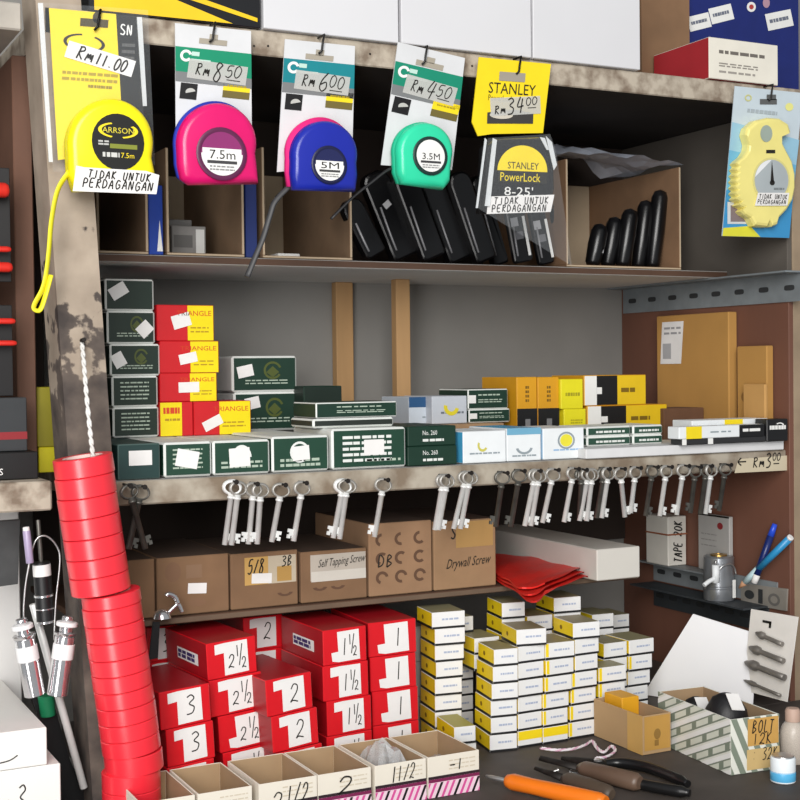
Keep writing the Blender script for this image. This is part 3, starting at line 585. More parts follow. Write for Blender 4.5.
for i, (x0, x1, lab) in enumerate(((525, 514, 'black packet with white barcode strips standing under the chrome tape measure'), (548, 536, 'black packet with a white edge strip, standing beside the barcoded one'), (566, 556, 'narrow black packet standing against the tall open carton'))):
    o = slab_lean('hanging_packet', lab, 'packet', x0, 268, x1, 205, (26, 22, 14)[i], .102+.014*i, .006, group='black packets under the chrome tape')
    if i < 2:
        h = MB(); F = Fr((-.012, 0, .004), (1,0,0), (0,0,1), .024, .05); h.rect(F, .1, .75, .5, .95, gm('#a9a9ac'), .001); h.rect(F, .25, .45, .65, .62, gm('#6e6e72'), .001); h.rect(F, .75, .05, .9, .95, WHITE, .001); h.build('barcode_label', o)
for i, (x, yt, yo) in enumerate(((592, 232, .13), (607, 224, .14), (622, 216, .13), (638, 206, .145), (652, 196, .135))):
    a = at(x, 266, yo); t = at(x+9, yt-8, yo); L = (t-a).length; k = MB()
    k.tube([(0,0,.0005), (0,0,.004), (0,0,L*.5), (0,0,L-.01), (0,0,L-.003), (0,0,L)], [.007,.009,.0105,.0102,.0075,.001], BP, 14)
    a.z = ZM+.0045
    o = k.build('black_tool', None, a, (0, math.atan2(t.x-a.x, t.z-a.z), 0)); tag(o, 'black rounded tool handle in the tall open carton, %s from the pouches' % ORD[i], 'tool', 'black handles in the open carton')
    if i == 0: h = MB(); F = Fr((-.006,-.0086,L*.3),(1,0,0),(0,0,1),.012,.01); h.rect(F, 0, 0, 1, .7, gm('#9a9a9c'), 0, .2); h.build('label_sticker', o)
zt = ZM+CH+.001; SH = mat('cloudy_sheet', '#d5dceb', .3, 0, .3, 30, .2); k = MB(); nu, nv = 15, 9; g = []
for r in range(nv):
    for c in range(nu):
        u, v = c/(nu-1), r/(nv-1); hgt = .040*math.sin(math.pi*min(1, u*1.05)**.9)*(.15+.85*v) if u < .95 else .002
        g.append((CX+(u-.52)*CW*1.08+.006*math.sin(v*7+u*3), .104+v*.15, zt+hgt*(.85+.25*math.sin(u*11+v*6))+.0025*math.sin(u*23)*math.cos(v*9)+.003))
k.raw(g, [(r*nu+c, r*nu+c+1, (r+1)*nu+c+1, (r+1)*nu+c) for r in range(nv-1) for c in range(nu-1)], SH, False)
tag(k.build('plastic_sheet'), 'crumpled pale plastic sheet lying on top of the tall open carton', 'plastic sheet')

# ------------------------------------------------------------------ boxes on the key shelf
ZK = Z_KEY+.0006; GW = dict(edge=BOXWHITE, c=.0015); PALE = gm('#a9b8a8', .6); OLV = gm('#4c5622', .5)
def prt(kind):
    def f(b, f):
        F = f['front']
        if kind == 'rows': b.dashes(F, .18, .2, .8, .85, 5, PALE, .35)
        elif kind == 'emblem': b.pol(F, [(.52,.55),(.62,.72),(.72,.55),(.62,.4)], OLV); b.arc(F, .62, .6, .14, .25, .25, OLV, .0003, 20, 330, 20); b.dashes(F, .2, .2, .85, .36, 2, PALE, .4)
        elif kind == 'round': b.arc(F, .5, .5, .17, .36, .3, BOXWHITE, .0003, 0, 180, 18); b.dashes(F, .14, .16, .86, .42, 2, PALE, .5)
        elif kind == 'front4': b.dashes(F, .14, .12, .84, .4, 2, PALE, .55); b.arc(F, .48, .55, .17, .3, .22, BOXWHITE, .0003, 0, 360, 22)
        elif kind == 'table': b.dashes(F, .14, .14, .8, .85, 5, BOXWHITE, .5); b.dashes(F, .46, .14, .92, .26, 1, PALE, .5)
        elif kind == 'num': b.text(F, 'No. 260', .3, .55, .6, .78, BOXWHITE); b.dashes(F, .3, .22, .74, .36, 1, BOXWHITE, .9)
        elif kind == 'lines': b.dashes(F, .25, .62, .8, .8, 1, PALE, .4); b.dashes(F, .25, .3, .85, .52, 2, PALE, .45)
    return f
GB = 'drill box'
def green(label, px0, px1, pyt, Y, zb, d, kind, stick=(), h=None, group=None, m=DGREEN, rot=0, **k):
    kk = dict(GW); kk.update(k)
    return cbox('green_box', label, 'box', px0, px1, pyt, Y, zb, d, m, group=group, h=h, deco=prt(kind), stick=stick, rot=rot, **kk)
gr = 'green boxes along the key shelf'
_, zF1 = green('dark green box with pale sticker but no white rim, beside the post', 118, 160, 447, .012, ZK, .2, 'none', ((.53, .6, .55, .42, 0.),), h=.0325, group=gr, m=gm('#1d3a38', .5), c=.001, edge=gm('#4d625e'))
_, zF2 = green('white-rimmed green box with a ragged white sticker, second along the key shelf front', 164, 212, 450, .012, ZK, .2, 'rows', ((.48, .52, .46, .5, -.2),), h=.0325, group=gr, m=GREEN, top=BOXWHITE, c=.002)
_, zF3 = green('white-rimmed green box with a square sticker, third along the key shelf', 213, 270, 443, .012, ZK, .28, 'round', ((.46, .5, .36, .55, .05),), h=.0325, group=gr, m=GREEN, top=BOXWHITE, c=.002)
_, zF4 = green('white-rimmed green box with a white roll picture, fourth along the key shelf front', 272, 329, 436, .012, ZK, .28, 'front4', ((.5, .52, .3, .4, .08),), group=gr, m=GREEN, top=BOXWHITE, c=.002)
_, zF5 = green('largest white-rimmed green box with a printed table, fifth along the key shelf front', 332, 406, 428, .012, ZK, .1, 'table', ((.56, .52, .27, .38, 0.),), group=gr, m=GREEN, top=BOXWHITE, left=BOXWHITE, c=.002)
_, z6 = green('lower of two plain dark green boxes numbered No. 260 on the shelf front', 408, 457, 446, .012, ZK, .09, 'num', group=gr, c=.0008, edge=DGREEN)
green('upper of two plain dark green boxes numbered No. 260 on the shelf front', 408, 456, 426, .013, z6+.0002, .09, 'num', group=gr, c=.0008, edge=DGREEN)
CY = gm('#4aa9d6', .45); PW = gm('#e6eaec', .55); PGREY = gm('#8f9aa0')
def crescent(b, F, cx=.5, cy=.55, s=1.): b.arc(F, cx, cy, .2*s, .3*s, .45, gm('#d9c92a'), .0004, 170, 345, 16)
cbox('white_box', 'white box with light blue side and small emblem beside the dark green pair', 'box', 463, 506, 431, .012, ZK, .07, PW, left=CY, group='white and blue boxes on the key shelf', deco=lambda b, f: (b.arc(f['front'], .45, .55, .12, .2, .4, gm('#c9c25a'), .0004, 150, 330, 12), b.dashes(f['front'], .15, .25, .85, .35, 1, PGREY, .5)))
cbox('white_box', 'white box with a blue band along its upper edge on the shelf front', 'box', 507, 541, 428, .012, ZK, .08, PW, top=CY, group='white and blue boxes on the key shelf', deco=lambda b, f: (b.rect(f['front'], 0, .8, 1, 1, gm('#6fa9c6')), b.arc(f['front'], .5, .42, .25, .22, .3, PGREY, .0004, 190, 350, 12), b.dashes(f['front'], .15, .12, .85, .2, 1, PGREY, .6)))
cbox('white_box', 'white box with a yellow disc in a grey ring on the shelf front', 'box', 543, 584, 428, .012, ZK, .07, PW, left=gm('#a9cbe6'), group='white and blue boxes on the key shelf', deco=lambda b, f: (b.ell(f['front'], .56, .6, .15, .2, gm('#e6dc3a'), .0004), b.arc(f['front'], .56, .6, .21, .28, .2, PGREY, .0004, 0, 360, 22), b.dashes(f['front'], .25, .26, .95, .34, 1, gm('#8fb4d9'), .6)))
# tray of white card with small boxes at the far end
_, zT = cbox('white_tray', 'long flat white carton lying along the far end of the key shelf', 'box', 586, 784, 447, -.004, ZK, .10, gm('#dadadb', .6), h=.0105)
zT += .0003
def flat(label, a, b, yt, Y, zb, kind): return cbox('slim_box', label, 'box', a, b, yt, Y, zb, .06, gm('#26493a', .5), h=.0108, group='slim green and white boxes on the white tray', edge=BOXWHITE, top=BOXWHITE, c=.0018, deco=lambda b_, f: b_.dashes(f['front'], .2, .3, .85, .6, 1, BOXWHITE, .7))
_, z1 = flat('lower long slim green box with white rim on the white tray', 587, 631, 434, .03, zT, 0)
flat('upper long slim green box with white rim on the white tray', 587, 631, 422, .03, z1, 0)
_, z1 = flat('lower short slim green box beside the two long slim ones', 633, 663, 434, .03, zT, 0)
flat('upper short slim green box beside the two long slim ones', 633, 663, 422, .03, z1, 0)
def wyb(b, f): F = f['front']; b.rect(F, .08, 0, .26, 1, YEL); b.rect(F, .70, 0, 1, 1, BLACK, .0004); b.dashes(F, .36, .4, .6, .6, 1, PGREY, .6); b.dashes(F, .74, .4, .95, .7, 1, WHITE, .8, .0006)
_, zq = cbox('slim_box', 'slim black and white box at the bottom of the pile near the price tag', 'box', 682, 766, 441, -.012, zT, .02, gm('#2a2a2c', .5), h=.0065, group='slim boxes near the price tag', deco=lambda b, f: (b.rect(f['front'], 0, 0, .05, 1, WHITE), b.rect(f['front'], .3, 0, .36, 1, WHITE)))
_, zq2 = cbox('slim_box', 'slim white box with yellow block and black end near the price tag', 'box', 679, 764, 427, -.013, zq+.0002, .02, PW, h=.0135, group='slim boxes near the price tag', deco=wyb)
cbox('slim_box', 'slim white box with yellow stripe lying behind the yellow-blocked one', 'box', 692, 768, 420, .009, zq+.0002, .035, PW, h=.019, group='slim boxes near the price tag', deco=lambda b, f: b.rect(f['front'], .42, .0, .66, 1, YEL), top=PW)
cbox('slim_box', 'black box with white lettering at the far end of the key shelf', 'box', 767, 788, 419, -.013, zT, .02, gm('#161618', .4), group='slim boxes near the price tag', deco=lambda b, f: (b.dashes(f['front'], .12, .52, .9, .72, 1, WHITE, .9), b.arc(f['front'], .6, .72, .2, .12, .4, WHITE, .0004, 0, 150, 10)))
# second row
for X0, X1, h_, lab in ((.665, .80, .036, 'flat brown carton under the crescent box and the dark green pair'), (.8005, .985, .0195, 'thin flat brown carton under the orange and yellow boxes')):
    k = MB(); k.box(0, X1-X0, .118, .232, 0, h_, CARD, .001); o = k.build('cardboard_tray', None, (X0, 0, ZK)); tag(o, lab, 'box')
zS = max(zF1, zF2, zF3)+.0003; zT2 = ZK+.0363
g = 'stack of green boxes beside the post'; z = zS
for i, (a, b, yt, kd, st) in enumerate(((113,159,407,'rows',()), (112,158,376,'rows',()), (110,160,344,'emblem',((.17,.5,.24,.45,.5),)), (107,155,311,'emblem',((.78,.45,.3,.4,.75),)), (105,154,279,'none',((.27,.62,.36,.4,.55),)))):
    lab = ['lowest', 'second lowest', 'middle', 'second highest', 'topmost'][i]+' green box in the five-high stack beside the post'
    lab += ['', '', ', sticker at its edge', ', sticker low on its face', ', sticker high on its face'][i]
    _, z = green(lab, a, b, yt, .13, z+.0002, .1, kd, st, group=g, m=gm('#15291f', .5), c=.0018)
SY = gm('#ecd70f', .4); SR = gm('#c81a22', .4)
def tri(split, st=True):
    def f(b, f):
        F = f['front']; b.rect(F, split, .01, .985, .985, SY); b.text(F, 'TRIANGLE', .34, .70, .95, .84, gm('#d0421a'), .0006); b.dashes(F, split+.05, .2, .9, .42, 2, gm('#b08a12'), .35, .0005)
    return f
def ry(label, a, b, yt, Y, zb, split, st, **k):
    return cbox('red_yellow_box', label, 'box', a, b, yt, Y, zb, .06, SR, group='red and yellow boxes', deco=tri(split), stick=st, **k)
_, zb1 = cbox('red_yellow_box', 'lower red and yellow box touching the green stack, showing its yellow half first', 'box', 160, 193, 402, .128, zS, .06, SR, group='red and yellow boxes', deco=lambda b, f: (b.rect(f['front'], .01, .01, .66, .985, SY), b.dashes(f['front'], .1, .65, .6, .85, 1, gm('#d0421a'), .9, .0005), b.dashes(f['front'], .15, .42, .6, .55, 1, gm('#b08a12'), .5, .0005)))
ry('lower red and yellow box with a tilted sticker, beside the shorter green pair', 194, 251, 402, .126, zS, .44, ((.32, .36, .34, .3, .45),), h=zb1-zS)
z = zb1
for a, b, yt, sp, st, lab in ((160, 217, 373, .52, ((.5,.5,.36,.36,.02),), 'third red and yellow box counted from the top of its tower'), (160, 219, 341, .51, ((.47,.46,.3,.32,.2),), 'second red and yellow box from the top of its tower, with a tilted sticker'), (157, 214, 305, .53, ((.42,.56,.32,.38,.28),), 'topmost red and yellow box of the tower beside the green stack')):
    _, z = ry(lab, a, b, yt, .13, z+.0002, sp, st)
_, z = green('lower green box of the stickered pair beside the red and yellow boxes', 234, 299, 392, .187, zS, .1, 'emblem', ((.28,.72,.22,.3,.2),), group='pair of green boxes', left=BOXWHITE, c=.0022)
green('upper green box of the stickered pair beside the red and yellow boxes', 232, 297, 356, .187, z+.0002, .1, 'emblem', ((.2,.58,.24,.32,.2),), group='pair of green boxes', left=BOXWHITE, c=.0022)
_, z = green('flat green box with a dark slot and white rim under the slim green box', 313, 394, 418, .035, zF5+.0003, .06, 'none', group='flat green boxes lying on the fifth box', m=gm('#1c241f', .6), c=.002)
green('flat dark green box with white text lying on the fifth box of the front row', 316, 397, 402, .04, z+.0002, .06, 'lines', group='flat green boxes lying on the fifth box', c=.0012)
green('small dark green box half hidden behind the flat green ones, by the batten', 304, 342, 386, .16, zF4+.0003, .05, 'none', c=.0008, edge=DGREEN, m=gm('#12241b', .5))
cbox('white_box', 'small grey-white box with a dark blue top band behind the dark green pair', 'box', 409, 431, 397, .15, zT2, .07, gm('#c3ccd6', .5), group='second row boxes', deco=lambda b, f: (b.rect(f['front'], 0, .62, 1, 1, gm('#22507c')), b.dashes(f['front'], .6, .2, .95, .3, 1, PGREY, .6)))
cbox('white_box', 'grey-white box with a yellow crescent in the second row', 'box', 432, 467, 396, .135, zT2, .07, gm('#bfc4cc', .5), group='second row boxes', deco=lambda b, f: (crescent(b, f['front'], .55, .62, 1.1), b.dashes(f['front'], .25, .34, .9, .46, 1, gm('#6a7078'), .6)))
_, z = green('lower dark green box with white edge beside the crescent box', 469, 510, 409, .135, zT2, .07, 'lines', ((.1,.5,.18,.4,0.),), c=.0012)
green('upper dark green box with white edge beside the crescent box', 468, 508, 389, .135, z+.0002, .07, 'lines', ((.1,.5,.18,.4,0.),), c=.0012)
OY = gm('#d79a1c', .45)
zT3 = ZK+.0198
for i, (a, b) in enumerate(((517, 537), (538, 559))):
    cbox('yellow_black_box', ['orange-yellow box with black lower band beside the dark green pair', 'orange-yellow box with black lower band touching the pale yellow boxes'][i], 'box', a, b, 377, .132, zT3, .08, OY, group='orange and black boxes', deco=lambda b_, f: (b_.rect(f['front'], 0, 0, 1, .46, BLACK), b_.dashes(f['front'], .42, .56, .6, .86, 4, gm('#7a5a12'), .6), b_.rect(f['front'], .4, .08, .65, .28, gm('#77787a'), .0005)))
LY = gm('#e6dc1e', .45)
def wby(w0, w1, wr=.1):
    return lambda b, f: (b.rect(f['front'], 0.01, .02, w0, .98, WHITE), b.rect(f['front'], w0, .02, w1, .98, BLACK), b.rect(f['front'], w0, .38, w0+.08, .6, WHITE, .0005), b.dashes(f['front'], w1+.06, .42, w1+.3, .58, 1, gm('#7a5f10'), .9, .0005))
_, z = cbox('yellow_box', 'lower pale yellow box behind the yellow-disc box', 'box', 564, 586, 409, .128, zT3, .06, LY, deco=lambda b, f: b.dashes(f['front'], .3, .4, .85, .6, 2, gm('#b0a61a'), .6))
cbox('yellow_box', 'upper pale yellow box beside the orange and black ones', 'box', 561, 583, 379, .128, z+.0002, .06, LY, deco=lambda b, f: b.dashes(f['front'], .2, .42, .85, .56, 1, gm('#a59b1a'), .8))
_, z = cbox('tool_box', 'lower white, black and yellow box in the second row', 'box', 587, 667, 405, .132, zT3, .07, OY, front=gm('#e2bd1c', .45), deco=wby(.17, .48))
cbox('tool_box', 'upper white, black and yellow box in the second row', 'box', 584, 646, 375, .132, z+.0002, .07, OY, front=gm('#e2bd1c', .45), deco=wby(.2, .53))
cbox('small_carton', 'small dark brown carton beside the white, black and yellow boxes', 'box', 664, 704, 408, .125, ZK, .05, mat('dark_carton', '#6b4a34', .85, 0, .3, 20))
# cartons along the side panel
def side_carton(name, label, X, pa, pb, pym, pyt, m, th, deco=None):
    y1 = atx(pa, pym, X).y; y0 = atx(pb, pym, X).y; z = atx((pa+pb)/2, pyt, X).z
    k = MB(); k.box(0, th, 0, y1-y0, 0, z-ZK, m, .0012); f = Fr((0, y1-y0, 0), (0,-1,0), (0,0,1), y1-y0, z-ZK)
    if deco: deco(k, f)
    o = k.build(name, None, (X, y0, ZK)); tag(o, label, 'box'); return o, f
o, f = side_carton('cardboard_carton', 'tall ochre carton with a paper label leaning by the side panel', 1.097, 657, 729, 400, 314, CARDO, .0135)
q = MB(); q.pol(f, [(.06,.62),(.36,.62),(.4,.95),(.09,.95)], PAPER, .0006); q.dashes(f, .12, .84, .36, .92, 2, gm('#9a9a9c'), .4, .0009); q.rect(f, .1, .66, .22, .78, gm('#a9a9ab'), .0009); q.build('paper_label', o)
side_carton('cardboard_carton', 'ochre carton with smudged print nearest the price tag end', 1.1, 737, 767, 400, 346, CARDO, .0105, lambda b, f: b.ell(f, .35, .5, .2, .06, gm('#8a6434'), .0005))
side_carton('cardboard_carton', 'small low ochre carton standing before the smudged carton', 1.094, 743, 765, 410, 384, mat('cardboard_light', '#c49658', .85, 0, .15, 10), .005)
# ------------------------------------------------------------------ keys on nails along the key shelf
KD = DSTEEL; KB = mat('key_steel', '#f2f2f0', .35, .25, .12, 70)
keys = [(128,495,146,549,1,0),(142,496,128,549,1,0),(233,491,225,545,1,1),(239,492,231,545,1,1),(254,493,248,544,-1,1),(261,494,257,544,-1,1),(282,494,272,542,1,1),(303,492,293,541,-1,1),
 (344,490,333,538,-1,1),(348,490,340,539,-1,1),(384,489,375,537,-1,1),(444,485,434,530,1,1),(448,485,438,530,1,1),(467,482,454,529,1,1),(471,482,461,529,1,1),(503,482,496,527,-1,0),(520,480,511,527,-1,0),
 (536,480,524,526,1,1),(540,480,531,526,1,1),(554,479,543,523,1,1),(574,478,563,522,1,1),(582,479,579,518,1,0),(589,479,580,521,1,1),(593,479,586,521,1,1),(605,478,596,518,1,0),(609,478,601,518,1,1),(620,478,625,517,1,1),
 (636,477,630,513,1,1),(653,476,645,516,1,0),(667,476,659,516,1,1),(684,475,677,515,-1,1),(696,476,690,513,-1,0),(707,475,700,514,1,0),(712,475,705,514,1,1),(726,474,719,511,-1,0)]
BOWM = mat('key_bow_steel', '#b5b2ac', .4, .4, .3, 90)
prev = None
for i, (nx, ny, bx, by, sd, br) in enumerate(keys):
    pair = prev is not None and abs(nx-prev) < 8; prev = nx
    Y = -.0105 - (.0026 if pair else 0) - (.0052 if i == 0 else 0)
    a = at(nx, ny-9, Y); t = at(bx, by, Y); d = t-a; L = d.length; ang = math.atan2(-d.x, -d.z)
    m = KB if br else KD
    o = empty('lever_key', a, None, 'key', 'lever lock keys hanging along the shelf edge', (0, ang, math.radians(random.uniform(-8, 8))))
    b = MB(); n = 18; rx, rz = .0082, .0062
    if i in (8, 9): rx = .0088
    pts = [(rx*math.cos(2*math.pi*j/n), 0, -.0052+rz*math.sin(2*math.pi*j/n)) for j in range(n+1)]
    b.tube(pts, .0022 if i in (2, 8) else .0017, m if i in (2, 8) or not br else BOWM, 8, caps=False, flat=.55); b.build('bow', o)
    b = MB(); b.tube([(0,0,-.0112), (0,0,-.0135), (0,0,-.0136), (0,0,-.0155), (0,0,-.0156), (0,0,-L)], [.003,.003,.0036,.0036,.0027,.0027], m, 10); b.build('shank', o)
    b = MB(); z0 = -L+.0025; q = [(0,0),(.0028,0),(.0028,.0022),(.0045,.0022),(.0045,-.0004),(.0078,-.0004),(.0078,.0032),(.0058,.0032),(.0058,.0052),(.0078,.0052),(.0078,.0085),(0,.0085)]
    q = [(x*sd, z+z0) for x, z in q]; q = q if sd > 0 else q[::-1]; b.prism(q, -.0009, .0009, m); b.build('bit', o)
    k = i+1
    tens = lambda v: ORD[v-1] if v <= 20 else ('twenty-'+ORD[v-21] if v < 30 else ('thirtieth' if v == 30 else 'thirty-'+ORD[v-31]))
    o['label'] = ('bright' if br else 'dull')+' steel lever key, %s along the shelf edge counted from the post' % tens(k)
    if not pair:
        b = MB(); b.tube([a+Vector((0,.018,.0006)), a+Vector((0,-.009,.0006))], .0011, RUST, 8); b.tube([a+Vector((0,-.009,.0006)), a+Vector((0,-.0098,.0006))], .0024, RUST, 8); upart('nail', b)
# ------------------------------------------------------------------ red tape rolls on a cord before the post
RT = mat('red_pvc_tape', '#f22a3a', .3, 0, .06, 30, spec=1.0); RT2 = gm('#b40f1e', .5)
YT = -.055
rolls = [(84,456,475),(86,475,495),(88.5,495,515),(91.5,515,535),(94.5,535,555),(97.5,555,573),(100,573,591),
 (111,591,604),(112.5,604,621),(115,621,637),(117,637,654),(119.5,654,670),(121.5,670,686),(124,686,702),(126.5,702,718),(128.5,718,734),(130.5,734,750),(134.5,750,769),(131.5,769,787),(132,787,805)]
for i, (cx, y0, y1) in enumerate(rolls):
    X = xat(cx, YT, 1.0); p0 = at(cx+(1.3 if i < 17 else 0), y1, YT); p1 = at(cx, y0, YT); h = p1.z-p0.z
    R = .0252; lean = -.135 if i < 7 else -.125 if i < 17 else (-.07 if i == 17 else -.02)
    o = empty('tape_roll', (p0.x, YT, p0.z), 'red tape roll, %s from the top of the roll column hung before the post' % ('topmost' if i == 0 else ORD[i] if i < 19 else 'twentieth'), 'tape roll', 'red tape rolls strung before the post', (0, lean, 0))
    if i == 0: o['label'] = 'topmost red tape roll of the column hung before the post'
    b = MB(); c = .0006; g = .0001
    b.lathe([(R-.008, g), (R-c, g), (R, g+c), (R, h-c-g), (R-c, h-g), (R-.008, h-g)], RT, 48, closed=True)
    b.build('tape', o)
    b = MB(); b.lathe([(R-.0102, 2*g), (R-.0082, 2*g), (R-.0082, h-2*g), (R-.0102, h-2*g)], gm('#e8c8c2', .7), 40, closed=True); b.build('core', o)
pts = [at(82,343,-.002)] + [at(x, y, yy) for x, y, yy in ((84,365,-.02),(86.5,395,-.034),(90,430,-.046),(93,456,-.05),(96,478,-.053),(100,520,-.055))]
pts = smooth_line(pts, 8); b = MB(); CW = gm('#dcdad6', .8)
for ph in (0, math.pi):
    b.tube([p + Vector((math.cos(j*1.25+ph)*.0011, math.sin(j*1.25+ph)*.0011, 0)) for j, p in enumerate(pts)], .0013, CW, 6)
tag(b.build('white_rope'), 'white twisted rope from a nail in the post down into the red tape rolls', 'cord')
b = MB(); p = at(82,341,-.001); b.tube([p+Vector((0,.01,0)), p+Vector((0,-.008,.001))], .002, RUST, 8); upart('nail', b)
# ------------------------------------------------------------------ lower shelf
ZL = Z_LOW+.0005; SM = gm('#5d4230', .8)
def L_(label, a, b, yt, deco, m=CARDB, Y=.056): return cbox('screw_carton', label, 'box', a, b, yt, Y, ZL, .14, m, group='brown cartons on the lower shelf', deco=deco, c=.001, top=gm('#4a372a', .9))
def stamp(b, F, rows, y0=.12, y1=.9):
    for r in range(rows):
        for cidx in range(3):
            b.arc(F, .2+.3*cidx, y0+(y1-y0)*(r+.5)/rows, .1, .09, .45, SM, .0003, 10+40*r, 250+30*cidx, 12)
L_('brown carton half hidden by the red tape rolls on the lower shelf', 120, 155, 560, None)
L_('brown carton with a small white sticker on the lower shelf', 157, 229, 556, lambda b, f: (b.ell(f['front'], .22, .75, .11, .17, gm('#7a5b44', .85)), b.rect(f['front'], .4, .62, .62, .85, gm('#856850', .85), .0003), b.rect(f['front'], .42, .35, .68, .53, PAPER, .0006, -.06), b.ell(f['front'], .55, .2, .12, .07, gm('#7d5e46', .85), .0003)))
L_('brown carton with a torn yellowish label on the lower shelf', 231, 298, 552, lambda b, f: (b.rect(f['front'], .2, .42, .55, .92, gm('#c29a58', .8)), b.rect(f['front'], .55, .42, .97, .92, gm('#bdb09a', .8)), b.rect(f['front'], .68, .45, .9, .72, gm('#b08a4a', .8), .0005), b.scrawl(f['front'], '5/8', .24, .62, .5, .88, INK, .0014), b.scrawl(f['front'], '3B', .75, .72, .92, .9, INK, .0012), b.rect(f['front'], .3, .44, .6, .62, PAPER, .0007, -.05), b.arc(f['front'], .8, .25, .12, .08, .45, SM, .0003, 190, 350, 10)))
L_('brown carton labelled for self tapping screws on the lower shelf', 301, 367, 550, lambda b, f: (b.rect(f['front'], .14, .42, .98, .93, gm('#b5aca0', .8)), b.rect(f['front'], .15, .40, .98, .6, gm('#c9c4ba', .8), .0005), b.text(f['front'], 'Self Tapping Screw', .26, .66, .97, .86, INK, .0008, .3, .06), b.arc(f['front'], .28, .3, .11, .08, .5, SM, .0003, 190, 350, 10), b.arc(f['front'], .55, .3, .11, .08, .5, SM, .0003, 190, 350, 10)))
L_('taller brown carton with rows of dark curved stamps on the lower shelf', 369, 432, 522, lambda b, f: (stamp(b, f['front'], 3), b.scrawl(f['front'], 'DB', .12, .4, .38, .56, INK, .0014, .0006)), mat('cardboard_b2', '#9c7a5c', .88, 0, .25, 20, .1))
L_('taller brown carton marked drywall screw at the end of the carton row', 434, 496, 520, lambda b, f: (b.rect(f['front'], .35, .6, .95, .98, gm('#b08a52', .7)), b.scrawl(f['front'], 'S', .26, .74, .36, .92, INK, .0016), b.text(f['front'], 'Drywall Screw', .2, .28, .9, .46, INK, .0008, .35, .05)), mat('cardboard_b3', '#a17f5e', .88, 0, .25, 20, .1))
# white foam carton
cbox('white_foam_box', 'long white box lying at the end of the lower shelf behind the red sheets', 'box', 597, 640, 548, .022, ZL, .26, mat('foam_white', '#d2cec6', .7, 0, .1, 12), c=.001)
# red folded sheets
RC = mat('red_plastic_sheet', '#e3281f', .45, 0, .15, 30, .2)
for j in range(3):
    b = MB(); dz = .0034*j
    O = [atz(491, 560+j*-3, ZL+.004+dz), atz(566+3*j, 566-j*3, ZL+.004+dz), atz(588-4*j, 577-j*4, ZL+.004+dz), atz(545, 592-j*4, ZL+.004+dz), atz(534-6*j, 601-j*7, ZL+.003+dz), atz(493, 578-3*j, ZL+.003+dz)]
    # bilinear patch between the back and the front outline with small waves
    top = [O[0], O[0].lerp(O[1], .5), O[1], O[2]]; bot = [O[5], O[4].lerp(O[5], .45), O[4], O[3]]
    top = smooth_line(top, 5); bot = smooth_line(bot, 5); n = len(top); rows = []
    for r in range(9):
        t = r/8; rows.append([top[i].lerp(bot[i], t) + Vector((0, 0, .0008*math.sin(i*1.3+r*.9)+.0009*math.sin(i*.5))) for i in range(n)])
    for r in range(8):
        for i in range(n-1): b.poly([rows[r][i], rows[r+1][i], rows[r+1][i+1], rows[r][i+1]], RC, True)
    for i in range(n-1):
        for row in (rows[0], rows[8]): b.poly([row[i], row[i+1], row[i+1]-Vector((0,0,.0018)), row[i]-Vector((0,0,.0018))], RC)
    o = b.build('plastic_sheet'); tag(o, ['lowest red plastic sheet, jutting over the yellow and white boxes', 'middle red plastic sheet of the folded pile beside the drywall carton', 'topmost red plastic sheet of the folded pile beside the drywall carton'][j], 'plastic sheet', 'folded red plastic sheets')
# things on the slotted bars at the side panel
k = MB(); X = 1.081; y0 = atx(668, 540, X).y; zb = .9365; x1 = X+.0295; zt = zat(517, X, y0)
y1 = atx(646, 540, X).y; k.box(0, x1-X, 0, y1-y0, 0, zt-zb, gm('#dcd8cf', .6), .001)
f = Fr((0,0,0), (1,0,0), (0,0,1), x1-X, zt-zb); k.text(f, 'Tmjl 20k', .3, .1, .68, .98, INK, .0005, 0, 0) if False else None
F90 = Fr((.8*(x1-X), 0, .06*(zt-zb)), (0,0,1), (-1,0,0), .85*(zt-zb), .6*(x1-X)); F90.n = Vector((0,-1,0)); k.scrawl(F90, 'TAPE 20K', 0, .1, 1, .8, INK, .0018, .0006, .2)
o = k.build('white_box', None, (X, y0, zb)); tag(o, 'white box with black vertical handwriting standing on the slotted bar', 'box')
b = MB(); b.box(-.001, x1-X+.001, -.001, y1-y0+.001, (zt-zb)*.62, (zt-zb)*.62+.002, gm('#9a5b3a', .6), .0003); b.build('rubber_band', o)
k = MB(); ya, yb = atx(697, 540, 1.1).y, atx(728, 540, 1.1).y; zc = zat(515, 1.1, (ya+yb)/2)
k.box(0, .006, 0, ya-yb, 0, zc-.9365, gm('#a9a7a4', .6), .0006); f = Fr((0, ya-yb, 0), (0,-1,0), (0,0,1), ya-yb, zc-.9365); k.ell(f, .72, .82, .09, .06, gm('#8a2a2e'), .0005); k.dashes(f, .1, .4, .6, .7, 3, gm('#8d8b88'), .2); k.rect(f, 0, .97, 1, 1, INK)
o = k.build('grey_card', None, (1.102, yb, .9365)); tag(o, 'flat grey card with a dark red dot leaning on the side panel', 'card')
